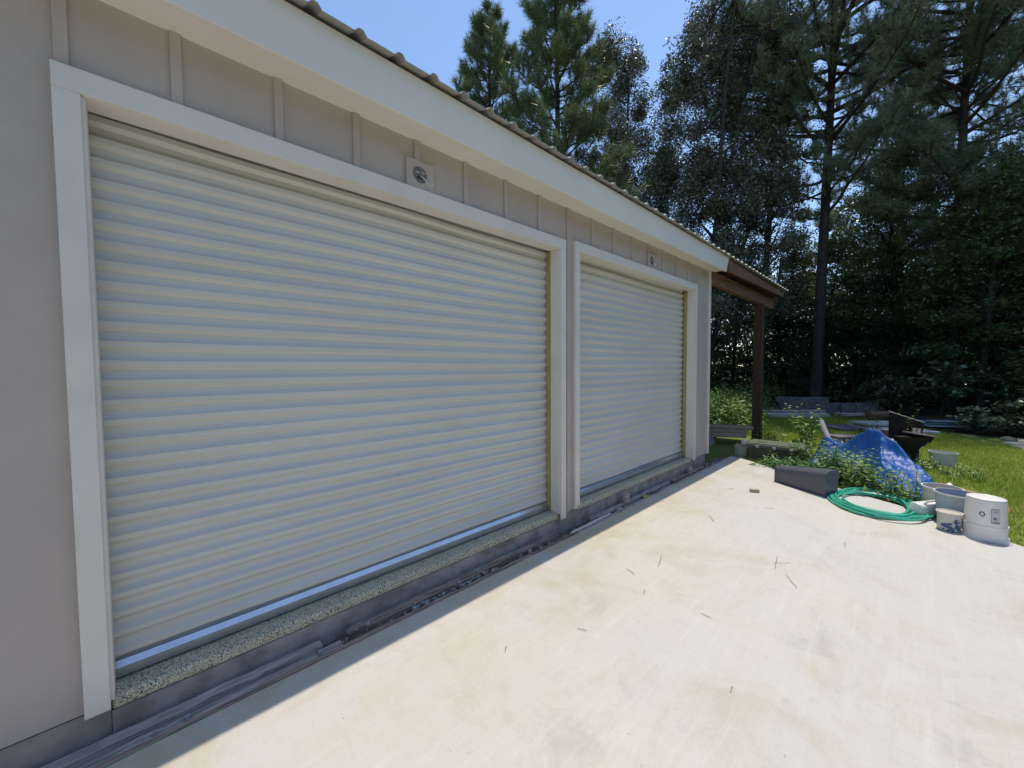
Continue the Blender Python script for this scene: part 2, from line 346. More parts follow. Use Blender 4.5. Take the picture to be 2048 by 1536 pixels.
# ------------------------------------------------------------------ the garage building
B = thing('garage_building', 'long taupe metal-roofed garage with two closed white roll-up doors', 'building', (0, 0, GZ))
OFF = Vector((0, 0, -GZ))
def part(mb, name, m, parent=None, **k):
    p = parent if parent is not None else B
    o = mb.build(name, m, p, **k)
    if p is B: o.location = OFF
    return o
SL = 0.006     # the eave and headers climb very slightly along the wall
X0, X1 = -3.2, 6.735
D = [(-0.13, 2.875, 2.452), (3.172, 6.085, 2.478)]   # openings: left, right, header height at x = 0
def zw(x): return 2.872 + SL*x
sid = MB()
def panel(x0, x1, z0, z1, slope=True):
    t = SL if slope else 0
    vs = [(x0, 0, z0[0]), (x1, 0, z0[1]), (x1, 0, z1[0]+0), (x0, 0, z1[1])]
    sid.add([(x0, 0, z0[0]), (x1, 0, z0[1]), (x1, 0, z1[1]), (x0, 0, z1[0]), (x0, .02, z0[0]), (x1, .02, z0[1]), (x1, .02, z1[1]), (x0, .02, z1[0])],
            [(0, 1, 2, 3), (5, 4, 7, 6), (0, 4, 5, 1), (3, 2, 6, 7), (1, 5, 6, 2), (4, 0, 3, 7)])
BOT = -0.065
panel(X0, D[0][0]-0.01, (BOT, BOT), (zw(X0), zw(D[0][0])))
panel(D[0][1]+0.01, D[1][0]-0.01, (BOT, BOT), (zw(D[0][1]), zw(D[1][0])))
panel(D[1][1]+0.01, X1, (BOT, BOT), (zw(D[1][1]), zw(X1)))
for a, b_, h in D: panel(a-0.01, b_+0.01, (h+SL*a+0.02, h+SL*b_+0.02), (zw(a), zw(b_)))
sid.box(X1-0.02, X1, 0.02, 8.0, BOT, 2.9); sid.box(X0, X0+0.02, 0.02, 8.0, BOT, 2.9); sid.box(X0, X1, 7.98, 8.0, BOT, 2.9)
sid.prism([(0.02, 2.9), (7.98, 2.9), (4.0, 4.25)], 'x', X1-0.02, X1)
sid.prism([(0.02, 2.9), (7.98, 2.9), (4.0, 4.25)], 'x', X0, X0+0.02)
part(sid, 'siding', M['siding'])
# battens
for i in range(-1, 16):
    x = 0.146 + 0.4064*i if i >= 0 else -0.197
    top = 2.868 + SL*x
    if i == 3: bot = 2.742
    elif i == 11: bot = 2.79
    elif i == 7: x = 2.992; bot = BOT
    else:
        dd = D[0] if x < 3.0 else D[1]
        bot = dd[2] + 0.094 + SL*x
    b = MB(); b.box(x, x+0.04, -0.016, -0.0005, bot, top, 0)
    part(b, 'batten', M['siding'], bevel=0.002)
cb = MB(); cb.box(X1-0.045, X1+0.022, -0.022, -0.0005, BOT, 2.905); cb.box(X1+0.0005, X1+0.022, 0.0, 0.09, BOT, 2.9)
part(cb, 'corner_board', M['trim'], bevel=0.002)

def roll_profile(z0, z1, pitch=0.0885):
    P = []; z = z0; k = 0
    # one period: flat inner land, rounded bead standing proud
    per = [(0.0, 0.0), (0.22, 0.0), (0.43, -0.0175), (0.70, -0.0185), (0.735, -0.0145), (0.775, -0.0105), (0.82, -0.0070), (0.87, -0.0040), (0.93, -0.0016)]
    while z < z1:
        for t, y in per:
            zz = z + t*pitch
            if zz <= z1: P.append((y, zz))
        z += pitch
    return P
for di, (a, b_, h) in enumerate(D):
    wd = 'wide' if di == 0 else 'far'
    zl, zr = h + SL*a, h + SL*b_
    # curtain
    rd = MB(); prof = roll_profile(0.012, 2.62); yc = 0.165; vs = []; fs = []
    nx = 7
    for i in range(nx):
        x = a-0.02 + (b_-a+0.04)*i/(nx-1)
        bow = 0.006*math.sin(i*1.9+di)
        for q, (y, z) in enumerate(prof): vs.append((x, yc+y+bow+0.0012*math.sin(q*0.37+i*1.3), z+0.0015*math.sin(i*2.1+q//9)))
    npf = len(prof)
    for i in range(nx-1):
        for j in range(npf-1): fs.append((i*npf+j, (i+1)*npf+j, (i+1)*npf+j+1, i*npf+j+1))
    rd.add(vs, fs)
    door = part(rd, 'roll_up_door', M['curtain'])
    door['label'] = 'wide ribbed white roll-up door with a shiny bottom bar' if di == 0 else 'ribbed white roll-up door nearer the open porch'
    bb = MB(); bb.box(a-0.0, b_-0.0, yc-0.022, yc+0.018, -0.036, 0.022); pass
    bb.box(a, b_, yc-0.046, yc-0.042, -0.036, 0.006)
    bb.build('bottom_bar', M['bar'], door, bevel=0.002)
    lg = MB(); lg.prism([(yc-0.047, 0.0065), (yc-0.0235, 0.029), (yc-0.0235, 0.031), (yc-0.0475, 0.0085)], 'x', a, b_)
    lg.build('bar_ledge', M['ledge'], door)
    # jamb returns
    jm = MB(); jm.box(b_-0.012, b_+0.012, -0.018, 0.085, BOT+0.02, zr); jm.box(a-0.012, a+0.012, -0.018, 0.085, BOT+0.02, zl)
    jm.add([(a-.012, -.018, zl), (b_+.012, -.018, zr), (b_+.012, .10, zr), (a-.012, .10, zl), (a-.012, -.018, zl+.02), (b_+.012, -.018, zr+.02), (b_+.012, .10, zr+.02), (a-.012, .10, zl+.02)],
           [(0, 3, 2, 1), (4, 5, 6, 7), (0, 1, 5, 4), (1, 2, 6, 5), (2, 3, 7, 6), (3, 0, 4, 7)])
    part(jm, 'door_jamb', M['trim'], bevel=0.002)
    for s, x in ((1, b_), (-1, a)):
        st = MB(); st.box(min(x-s*0.010, x+s*0.045), max(x-s*0.010, x+s*0.045), 0.0855, 0.142, -0.044, (zr if s > 0 else zl)-0.001)
        part(st, 'door_stop', M['pine_board'], bevel=0.003)
    # flat casing boards
    tr = MB(); tr.box(a-0.076, a, -0.036, -0.0185, -0.072 if di == 0 else -0.03, zl+0.0)
    part(tr, 'side_casing', M['trim'], bevel=0.0025)
    tr = MB(); tr.box(b_, b_+0.076, -0.036, -0.0185, -0.10 if di == 0 else -0.075, zr+0.0)
    part(tr, 'side_casing', M['trim'], bevel=0.0025)
    for q0, q1, zz in ((a-0.074, a-0.013, zl), (b_+0.013, b_+0.074, zr)):
        bk = MB(); bk.box(q0, q1, -0.0185, -0.0005, -0.06, zz); part(bk, 'casing_backing', M['trim'])
    hd = MB(); x0, x1 = a-0.076, b_+0.076
    hd.add([(x0, -.037, zl), (x1, -.037, zr), (x1, -.037, zr+.094), (x0, -.037, zl+.094), (x0, -.0005, zl+.0005), (x1, -.0005, zr+.0005), (x1, -.0005, zr+.094), (x0, -.0005, zl+.094)],
           [(0, 1, 2, 3), (5, 4, 7, 6), (0, 4, 5, 1), (3, 2, 6, 7), (1, 5, 6, 2), (4, 0, 3, 7)])
    part(hd, 'head_casing', M['trim'], bevel=0.0025)
    # lintel and guide behind the curtain's top
    lt = MB(); lt.box(a-0.05, b_+0.05, 0.20, 0.24, -0.04, 2.62)
    part(lt, 'door_backing', M['dark'])
    ft = MB(); ft.box(a+0.001, b_-0.001 + (0.03 if di == 0 else 0.012), 0.004, 0.6, -0.105, -0.046)
    ft2 = part(ft, 'floor_lip', M['flake'], bevel=0.012)

# foundation
fd = MB(); fd.box(X0, X1-0.06, 0.03, 0.22, -0.6, -0.106); fd.box(X0, D[0][0]-0.002, 0.012, 0.03, -0.6, BOT-0.012)
fd.box(D[0][1]+0.033, D[1][0]-0.002, 0.010, 0.03, -0.6, BOT-0.012); fd.box(D[1][1]+0.015, X1-0.06, 0.010, 0.03, -0.6, BOT-0.012)
part(fd, 'foundation', M['block'])
sw = MB(); sw.box(D[0][0]+0.0, D[0][1]+0.03, 0.008, 0.0295, -0.6, -0.1065); sw.box(D[1][0], D[1][1]+0.01, 0.008, 0.0295, -0.6, -0.1065)
part(sw, 'stem_wall', M['stem'])
flr = MB(); flr.box(X0+.03, X1-.03, 0.6, 7.97, -0.3, -0.047)
part(flr, 'floor_slab', M['block'])

# fascia, soffit, roof
YF = -0.20
def sloped_board(x0, x1, y0, y1, zb, zt, xb1=None):
    xb1 = x1 if xb1 is None else xb1
    m = MB()
    m.add([(x0, y0, zb+SL*x0), (xb1, y0, zb+SL*xb1), (x1, y0, zt+SL*x1*0.2), (x0, y0, zt+SL*x0*0.2), (x0, y1, zb+SL*x0), (xb1, y1, zb+SL*xb1), (x1, y1, zt+SL*x1*0.2), (x0, y1, zt+SL*x0*0.2)],
          [(0, 1, 2, 3), (5, 4, 7, 6), (0, 4, 5, 1), (3, 2, 6, 7), (1, 5, 6, 2), (4, 0, 3, 7)])
    return m
part(sloped_board(X0-0.2, 3.04, YF-0.004, YF+0.02, 2.858, 3.132), 'fascia_board', M['fascia'], bevel=0.006)
part(sloped_board(2.985, 7.0, YF-0.008, YF+0.016, 2.845, 3.132, 6.87), 'fascia_board', M['fascia'], bevel=0.006)
sf = MB(); sf.add([(X0-.2, YF+.0165, 2.868+SL*X0), (6.86, YF+.0165, 2.868+SL*6.86), (6.86, -.0, 2.868+SL*6.86), (X0-.2, -.0, 2.868+SL*X0), (X0-.2, YF+.0165, 2.885+SL*X0), (6.86, YF+.0165, 2.885+SL*6.86), (6.86, -.0, 2.885+SL*6.86), (X0-.2, -.0, 2.885+SL*X0)],
                  [(0, 3, 2, 1), (4, 5, 6, 7), (0, 1, 5, 4), (1, 2, 6, 5), (2, 3, 7, 6), (3, 0, 4, 7)])
part(sf, 'soffit', M['fascia'])
rf = MB(); PT = 0.2286; prof = []
x = X0 - 0.2; k = 0
while x < 10.9:
    for dx, dz in ((0, 0), (0.055, 0.0015), (0.075, 0.001), (0.11, 0.0018), (0.15, 0.0), (0.166, 0.004), (0.182, 0.024), (0.188, 0.027), (0.206, 0.027), (0.212, 0.024), (0.2275, 0.004)):
        prof.append((x+dx, dz))
    x += PT
PITCH_R = 0.30
ye, yr, ybk = -0.262, 4.0, 8.26
vs = []; fs = []; npf = len(prof)
def eave(x): return 3.138 - 0.004*max(0, x-5.0)*1.5 + 0.0012*x
for (px, pz) in prof:
    for (yy) in (ye, yr, ybk):
        zz = eave(px) + PITCH_R*((yy-ye) if yy <= yr else (2*yr-yy-ye))
        vs.append((px, yy, zz+pz))
for (px, pz) in prof:
    for (yy) in (ye, yr, ybk):
        zz = eave(px) + PITCH_R*((yy-ye) if yy <= yr else (2*yr-yy-ye))
        vs.append((px, yy, zz+pz-0.0025))
o = 3*npf
for i in range(npf-1):
    for j in range(2):
        fs.append((i*3+j, (i+1)*3+j, (i+1)*3+j+1, i*3+j+1)); fs.append((o+i*3+j+1, o+(i+1)*3+j+1, o+(i+1)*3+j, o+i*3+j))
    fs.append((i*3, o+i*3, o+(i+1)*3, (i+1)*3))
rf.add(vs, fs)
part(rf, 'roof', M['roof'])
dk = MB()
dk.add([(X0-.15, -.17, 3.118), (10.72, -.17, 3.085), (10.72, 4, 4.33), (X0-.15, 4, 4.36), (10.72, 8.17, 3.085), (X0-.15, 8.17, 3.118)], [(0, 3, 2, 1), (3, 5, 4, 2)])
part(dk, 'roof_deck', M['brown_post'])
# porch timbers beyond the end wall
def timber(x0, x1, y0, y1, z0, z1, name, zx=0.0, m='brown_wood'):
    t = MB(); t.box(x0, x1, y0, y1, z0-zx*x0, z1-zx*x0, zx); return part(t, name, M[m], bevel=0.004)
eb = MB(); q = [(7.003, 2.915), (10.78, 2.965), (10.78, 3.055), (7.003, 3.112)]
eb.prism(q, 'y', YF-0.006, YF+0.032); part(eb, 'eave_board', M['brown_wood'], bevel=0.004)
timber(6.765, 10.72, -0.03, 0.06, 2.715, 2.925, 'porch_beam', -0.002)
for xx in (7.6, 8.4, 9.2, 10.0, 10.66):
    t = MB(); t.add([(xx, -.165, 2.93), (xx+.045, -.165, 2.93), (xx+.045, 4, 4.18), (xx, 4, 4.18), (xx, -.165, 3.08), (xx+.045, -.165, 3.08), (xx+.045, 4, 4.32), (xx, 4, 4.32)],
                    [(0, 3, 2, 1), (4, 5, 6, 7), (0, 1, 5, 4), (1, 2, 6, 5), (2, 3, 7, 6), (3, 0, 4, 7)])
    part(t, 'rafter', M['brown_post'])
timber(9.66, 9.82, -0.06, 0.10, GZ-0.1, 2.714, 'porch_post', 0, 'brown_post')
timber(10.0, 10.14, 7.7, 7.84, GZ-0.1, 3.0, 'porch_post', 0, 'brown_post')

# light mounting blocks over the doors
for bi, (bx, bz, w, hh) in enumerate(((1.30, 2.557, 0.205, 0.187), (4.60, 2.602, 0.235, 0.185))):
    lb = MB(); lb.box(bx, bx+w, -0.022, -0.0165, bz, bz+hh); lb.box(bx+.006, bx+w-.006, -0.0165, -0.0005, bz, bz+hh-.006)
    blk = part(lb, 'mounting_block', M['siding'], bevel=0.003)
    cx, cz, rr = bx+0.098, bz+0.095, 0.055
    rg = MB(); pr = []
    nn = 28; vs = []; fs = []
    for (r_, y_) in ((rr+.004, -.0222), (rr+.004, -.026), (rr, -.026), (rr-.002, -.0225), (rr-.002, -.006)):
        for j in range(nn):
            t = 2*math.pi*j/nn; vs.append((cx+r_*math.cos(t), y_, cz+r_*math.sin(t)))
    for i in range(4):
        for j in range(nn): fs.append((i*nn+j, i*nn+(j+1) % nn, (i+1)*nn+(j+1) % nn, (i+1)*nn+j))
    rg.add(vs, fs); rg.build('box_rim', M['siding'], blk, smooth=True)
    bx2 = MB(); vs = [(cx+(rr-.001)*math.cos(2*math.pi*j/nn), -.0228, cz+(rr-.001)*math.sin(2*math.pi*j/nn)) for j in range(nn)]
    bx2.add(vs, [tuple(range(nn))]); bx2.build('junction_box', mat('box_inside', (0.20, 0.19, 0.175), 0.6, 0.4, 0.25, 40), blk)
    for j, (ax, az) in enumerate(((-.02, .012), (.012, -.02), (.022, .018), (-.014, -.022))):
        sc = MB(); sc.box(cx+ax-.008, cx+ax+.010, -.030, -.0232, cz+az-.006, cz+az+.007); sc.build('wire_nut', M['dark'] if j % 2 else M['siding'], blk, bevel=0.002)
    pts = [(cx+.005, -.028, cz-.01), (cx+.02, -.045, cz-.03), (cx+.04, -.055, cz-.055), (cx+.062, -.058, cz-.068), (cx+.078, -.055, cz-.056), (cx+.084, -.05, cz-.035)]
    wr = MB(); wr.tube(pts if bi == 0 else [(p[0]*.4+cx*.6, p[1], p[2]) for p in pts], 0.0028, 6); wr.build('hanging_wire', M['white_pl'], blk, smooth=True)

# ------------------------------------------------------------------ things in the gap between wall and driveway
def plank(x0, x1, y0, y1, z0, z1, m, label, rz=0.0, tilt=0.0, name='form_board', cat='board', group='old boards in the gap along the wall'):
    L_ = x1-x0; W_ = y1-y0; T_ = z1-z0; b = MB(); nseg = 40; vs = []; fs = []
    rnd = random.Random(int(x0*1000)+int(z1*900))
    for i in range(nseg+1):
        x = -L_/2 + L_*i/nseg; w = W_/2*(1+rnd.uniform(-.14, .05)); j = rnd.uniform(-.004, .004)
        vs += [(x, -w, -T_/2+j), (x, w, -T_/2+j), (x, w, T_/2+j), (x, -w, T_/2+j)]
    for i in range(nseg):
        for q in range(4): fs.append((i*4+q, i*4+(q+1) % 4, (i+1)*4+(q+1) % 4, (i+1)*4+q))
    fs += [(0, 3, 2, 1), (nseg*4, nseg*4+1, nseg*4+2, nseg*4+3)]
    b.add(vs, fs); o = b.build(name, m, None, loc=((x0+x1)/2, (y0+y1)/2, (z0+z1)/2)); o.rotation_euler = (tilt, 0, rz)
    return tag(o, label, cat, group)
plank(-2.6, 0.80, -0.130, -0.060, -0.262, -0.232, M['grey_wood'], 'wide grey weathered plank in the gap under the blank wall', 0.004, 0.06)
plank(-0.9, 0.70, -0.062, -0.012, -0.250, -0.198, M['grey_wood'], 'short grey timber offcut under the near end of the wide door', -0.006, 0.15)
plank(0.86, 2.80, -0.075, -0.014, -0.262, -0.205, M['red_wood'], 'long reddish brown plank under the wide roll-up door', 0.004, 0.12)
plank(1.0, 2.1, -0.128, -0.092, -0.275, -0.247, M['grey_wood'], 'narrow grey slat beside the reddish brown plank', -0.012, 0.1)
plank(-2.0, 3.0, -0.158, -0.132, -0.42, -0.212, M['red_wood'], 'thin reddish form board against the driveway edge before the wide door')
plank(3.02, 7.4, -0.158, -0.132, -0.42, -0.214, M['grey_wood'], 'thin grey form board against the driveway edge before the far door')
plank(3.35, 5.2, -0.075, -0.016, -0.265, -0.214, M['grey_wood'], 'grey plank lying in the gap under the far roll-up door', 0.004, 0.1)
plank(5.3, 6.4, -0.085, -0.020, -0.265, -0.220, M['red_wood'], 'brown plank lying in the gap near the building corner', -0.008, 0.1)
plank(2.93, 3.62, -0.128, -0.098, -0.232, -0.214, M['white_pl'], 'narrow white trim strip lying in the gap between the doors', 0.01, 0, 'trim_strip', 'strip')
for (x, z, lab) in ((4.02, -0.10, 'upright pale wooden stake in the gap beside the yellow scrap'), (5.86, -0.13, 'upright pale wooden stake in the gap near the building corner')):
    s = MB(); s.box(-.045, .045, -.019, .019, -.28, 0); s.box(.05, .075, .0, .018, -.28, -.02)
    tag(s.build('wooden_stake', M['grey_wood'], None, bevel=0.003, loc=(x, -0.075, z)), lab, 'stake', 'stakes in the gap along the wall')
y_ = MB(); y_.lathe([(0.001, 0), (.034, .004), (.042, .02), (.040, .05), (.03, .066), (.001, .07)], 14)
o = y_.build('yellow_float', M['yellow'], None, smooth=True, loc=(4.42, -0.108, -0.262)); o.scale = (1.7, 1.0, 0.8); o.rotation_euler = (0, 0.3, 0.3)
tag(o, 'small yellow plastic scrap lying in the gap by the far door', 'scrap')
for i, (x, m_, lab) in enumerate(((3.70, 'brick', 'rusty tin can lying in the gap between the doors'), (3.78, 'steel', 'shiny tin can lying in the gap between the doors'))):
    c = MB(); c.lathe([(0.001, 0), (.03, 0), (.031, .004), (.029, .01), (.029, .075), (.031, .08), (.027, .08), (.001, .078)], 20)
    o = c.build('tin_can', M[m_], None, smooth=True, loc=(x, -0.105, -0.255)); o.rotation_euler = (R(80), 0, 0.8+i); tag(o, lab, 'can', 'cans in the gap along the wall')
rb = []
rng = np.random.default_rng(3)
rbm = MB()
for i in range(230):
    cl = rng.choice(5, p=[.34, .2, .2, .16, .1]); cx = (1.72, 0.95, 4.75, 6.6, 2.3)[cl]; sx = (.22, .5, .22, .35, .4)[cl]
    p = np.array([cx+rng.normal()*sx, rng.uniform(-.13, -.03), 0]); s = rng.uniform(.006, .026); p[2] = -.262+s*.4+rng.random()*.05
    q = rng.normal(size=(8, 3))*0.18; c8 = np.array([[x, y, z] for z in (-1, 1) for y in (-1, 1) for x in (-1, 1)])*.5
    rbm.add([tuple(p+(c+w)*s) for c, w in zip(c8, q)], [(0, 2, 3, 1), (4, 5, 7, 6), (0, 1, 5, 4), (1, 3, 7, 5), (3, 2, 6, 7), (2, 0, 4, 6)])
tag(rbm.build('rubble', M['rubble']), None, None, kind='stuff')
ts = MB(); ts.add([(-4.5, -.14, -.270), (7.5, -.14, -.270), (7.5, .02, -.255), (-4.5, .02, -.255)], [(0, 1, 2, 3)])
tag(ts.build('soil_strip', mat('dark_soil', (0.20, 0.155, 0.125), 0.95, 0.1, 0.25, 12, 0.9, 40, bdist=0.02)), None, None, kind='structure')

# ------------------------------------------------------------------ foliage generators
def unit(v): return v/np.linalg.norm(v, axis=-1, keepdims=True)
def leaf_faces(P, size, rng, aspect=0.5, up=0.35, jitter=0.3):
    # one folded-flat diamond leaf per point
    k = len(P); a = unit(rng.normal(size=(k, 3)) + np.array([0, 0, -0.15])); nrm = unit(rng.normal(size=(k, 3)) + np.array([0, 0, up*3]))
    b = unit(np.cross(nrm, a)); a = unit(np.cross(b, nrm)); s = (size*(1+jitter*rng.normal(size=(k, 1))*0.8)).clip(size*0.4, size*1.9)
    V = np.empty((k, 4, 3)); V[:, 0] = P; V[:, 1] = P + a*s*0.5 + b*s*aspect*0.5; V[:, 2] = P + a*s; V[:, 3] = P + a*s*0.5 - b*s*aspect*0.5
    return V.reshape(-1, 3)
def tufts(P, Dr, rng, n=26, length=0.24, width=0.021, spread=0.8):
    k = len(P); d = Dr[:, None, :] + rng.normal(size=(k, n, 3))*spread; d = unit(d); d[:, :, 2] -= 0.06
    base = P[:, None, :] + Dr[:, None, :]*rng.uniform(-0.13, 0.13, size=(k, n, 1)); L_ = length*rng.uniform(0.7, 1.15, size=(k, n, 1))
    w = unit(np.cross(d, rng.normal(size=(k, n, 3))))*width*0.5
    V = np.stack([base-w, base+w, base+d*L_], axis=2)
    return V.reshape(-1, 3)

def bend_trunk(h, r0, r1, rng, lean=(0, 0), wob=0.08, n=14):
    pts = []; rad = []
    p1, p2 = rng.uniform(0, 6, 2)
    for i in range(n+1):
        t = i/n; pts.append((lean[0]*t + wob*math.sin(t*4+p1)*t, lean[1]*t + wob*math.cos(t*3.3+p2)*t, h*t)); rad.append(r0*(1-t)**0.8 + r1 + (0.25*r0 if i == 0 else 0))
    return np.array(pts), rad

def pine(name, label, loc, h, crown0, width, seed, r0=0.2, needle='needle', per=1.0, upsweep=0.55, shape='young', n_needles=34, length=0.27, bare=0.18, group='tall pines behind the building'):
    rng = np.random.default_rng(seed)
    t = thing(name, label, 'tree', loc, 0, group)
    tp, tr = bend_trunk(h, r0, 0.025, rng, (rng.normal()*0.12, rng.normal()*0.12), 0.07)
    tm = MB(); tm.tube(tp, tr, 10)
    P = []; Dd = []
    nb = int((h-crown0)*4.8*per)
    for i in range(nb):
        f = (i+rng.random())/nb; z = crown0 + (h-crown0)*f**0.95
        if shape == 'young': L_ = width*(1-f)**0.75*(0.75+0.4*rng.random())+0.35
        else: L_ = width*(0.35+0.65*math.sin(math.pi*min(1, (f*0.85+0.18))))*(0.55+0.6*rng.random())
        if f < bare and rng.random() < 0.35: L_ *= 0.55
        az = i*2.399 + rng.normal()*0.5; el = upsweep*(0.4+0.6*f) + rng.normal()*0.12
        b0 = np.array([np.interp(z, tp[:, 2], tp[:, 0]), np.interp(z, tp[:, 2], tp[:, 1]), z])
        d = np.array([math.cos(az)*math.cos(el), math.sin(az)*math.cos(el), math.sin(el)])
        m = 5; pts = []
        for j in range(m+1):
            s = j/m; pts.append(b0 + d*L_*s + np.array([0, 0, (0.28*s*s-0.10*s)*L_]) + rng.normal(size=3)*0.03*L_*s)
        tm.tube(pts, [max(0.006, 0.012+0.016*L_*(1-s/m)) for s in range(m+1)], 5, False)
        pts = np.array(pts)
        for j in range(int(L_*12)+6):
            s = 0.28 + 0.72*rng.random()**0.7
            if j < 2: s = 1.0
            q = np.array([np.interp(s*m, range(m+1), pts[:, c]) for c in range(3)])
            side = rng.normal(size=3); side[2] = abs(side[2])*0.8+0.15
            off = side/np.linalg.norm(side)*rng.uniform(0.1, 0.16+0.26*L_*0.5)*(0.35 if j < 2 else 1)
            e = q + off
            if np.linalg.norm(off) > 0.28 and rng.random() < 0.5: tm.tube([q, q+off*0.6, e], [0.009, 0.007, 0.004], 4, False)
            P.append(e); dd = off/np.linalg.norm(off)*0.6 + d*0.35 + np.array([0, 0, 0.75]); Dd.append(dd/np.linalg.norm(dd))
    for j in range(5): P.append(np.array([tp[-1][0], tp[-1][1], h-0.18*j])); Dd.append(np.array([0, 0, 1.0]))
    tm.build('trunk', M['bark'], t, smooth=True)
    raw('crown', tufts(np.array(P), np.array(Dd), rng, n_needles, length), 3, M[needle], t)
    return t

def hardwood(name, label, loc, h, z0, rx, ry, seed, leaf='leaf_oak', n_leaf=40000, size=0.085, n_clump=150, clump=0.55, r0=0.16, lean=(0, 0), group='broadleaf trees behind the building', top=0.55, stems=1, cat='tree', bark='bark_grey', aspect=0.5, flat=0.75, leafup=0.35, spray=0.14):
    rng = np.random.default_rng(seed)
    t = thing(name, label, cat, loc, 0, group)
    tm = MB(); trunks = []
    for s_ in range(stems):
        ln = (lean[0]+rng.normal()*0.12*h*(stems > 1), lean[1]+rng.normal()*0.12*h*(stems > 1))
        tp, tr = bend_trunk(h*0.93, r0*(1 if stems == 1 else 0.7), 0.012, rng, ln, 0.03*h)
        tm.tube(tp, tr, 8); trunks.append(tp)
    C = []
    for i in range(n_clump):
        f = rng.random()**0.9; z = z0 + (h-z0)*f
        prof = math.sqrt(max(0.02, 1-abs((f-0.42)/0.60)**2.2))*(1-top*0.4*f)
        az = rng.random()*2*math.pi; rr = prof*math.sqrt(rng.random())*(0.78+0.35*rng.random())
        c = np.array([lean[0]*z/h + rx*rr*math.cos(az), lean[1]*z/h + ry*rr*math.sin(az), z]); C.append(c)
        tp = trunks[rng.integers(len(trunks))]
        zb = max(z0*0.4, z - np.hypot(rx*rr*math.cos(az), ry*rr*math.sin(az))*0.9 - 0.2); zb = min(zb, tp[-1, 2])
        b0 = np.array([np.interp(zb, tp[:, 2], tp[:, 0]), np.interp(zb, tp[:, 2], tp[:, 1]), zb])
        mid = (b0+c)/2 + rng.normal(size=3)*0.12*np.linalg.norm(c-b0)
        tm.tube([b0, mid, c], [0.012+0.009*np.linalg.norm(c-b0)*r0/0.16, 0.010, 0.004], 5, False)
    C = np.array(C); w = rng.gamma(2.0, 1.0, n_clump); w /= w.sum()
    idx = rng.choice(n_clump, n_leaf, p=w); sc = clump*(0.55+0.8*rng.random(n_clump))
    off = unit(rng.normal(size=(n_leaf, 3)))*(rng.random((n_leaf, 1))**0.45)*sc[idx][:, None]*np.array([1.1, 1.1, flat])
    # upright sprays at the crown's outside
    P = C[idx] + off; up_ = rng.random(n_leaf) < spray; P[up_] = C[idx[up_]] + rng.normal(size=(up_.sum(), 3))*np.array([.12, .12, .1])*clump/0.55 + np.array([0, 0, 1])*rng.random((up_.sum(), 1))*clump*1.7
    P[:, 2] = np.maximum(P[:, 2], 0.08)
    tm.build('trunk', M[bark], t, smooth=True)
    raw('crown', leaf_faces(P, size, rng, aspect, leafup), 4, M[leaf], t)
    return t

def weed(name, label, loc, n_stem, h, rad, seed, leaf='leaf_weed', size=0.06, nl=26, aspect=0.45, droop=0.5, group='weeds around the junk pile', cat='weed', rz=0.0):
    rng = np.random.default_rng(seed)
    t = thing(name, label, cat, loc, rz, group); tm = MB(); V = []
    for i in range(n_stem):
        a = rng.random()*6.283; r_ = rad*math.sqrt(rng.random()); b0 = np.array([r_*math.cos(a), r_*math.sin(a), -0.02]); hh = h*rng.uniform(0.55, 1.1)
        ln = np.array([math.cos(a), math.sin(a), 0])*hh*rng.uniform(0.0, 0.35)*r_/max(rad, .01) + rng.normal(size=3)*0.06*hh; ln[2] = 0
        pts = [b0 + ln*s*s + np.array([0, 0, hh*s]) for s in np.linspace(0, 1, 5)]
        if n_stem <= 9: tm = MB()
        tm.tube(pts, [0.006, 0.005, 0.004, 0.003, 0.0015], 4, False); pts = np.array(pts)
        if n_stem <= 9: tm.build('stem', M['stem_green'], t, smooth=True)
        for j in range(nl):
            s = 0.15+0.85*(j+rng.random())/nl; q = np.array([np.interp(s*4, range(5), pts[:, c]) for c in range(3)])
            az = j*2.4+rng.random(); el = rng.normal()*0.35 + 0.35 - droop*0.4; L_ = size*(1.25-0.65*s)*rng.uniform(0.7, 1.3)
            d_ = np.array([math.cos(az)*math.cos(el), math.sin(az)*math.cos(el), math.sin(el)]); side = np.cross(d_, [0, 0, 1]); side /= np.linalg.norm(side)+1e-9; side = side + np.array([0, 0, rng.normal()*0.3])
            st = q + d_*L_*0.25; w_ = L_*aspect*0.5
            V += [st, st + d_*L_*0.5 + side*w_, st + d_*L_ - np.array([0, 0, droop*L_*0.3]), st + d_*L_*0.5 - side*w_]
    if n_stem > 9: tm.build('stem', M['stem_green'], t, smooth=True)
    raw('leaves', np.array(V), 4, M[leaf], t)
    return t

# ------------------------------------------------------------------ trees
pine('pine_tree', 'shorter bushy pine with an uneven crown, furthest toward the open sky', (11.82, 11.24, GZ), 17.4, 6.0, 2.9, 11, 0.17, 'needle', 1.5, 0.75, length=0.33, n_needles=40)
pine('pine_tree', 'full conical pine rising over the middle of the roof edge', (12.48, 7.82, GZ), 17.9, 5.0, 2.9, 12, 0.17, 'needle', 1.6, 0.6, length=0.33, n_needles=40)
pine('pine_tree', 'big pine with the thick bare dark trunk beside a patch of sky', (21.39, 0.64, GZ), 25.0, 7.8, 5.6, 13, 0.20, 'needle_blue', 1.4, 0.42, 'tall', 32, 0.32)
pine('pine_tree', 'hazy pine with a loose open crown toward the right', (22.68, -3.38, GZ), 23.0, 6.0, 3.9, 14, 0.13, 'needle_blue', 1.2, 0.5, 'tall', 30, 0.32)
pine('pine_tree', 'slim pine twin-stemmed with the hazy open-crowned pine', (23.6, -3.3, GZ), 21.0, 6.4, 2.8, 15, 0.11, 'needle_blue', 0.8, 0.5, 'tall', 30, 0.3)
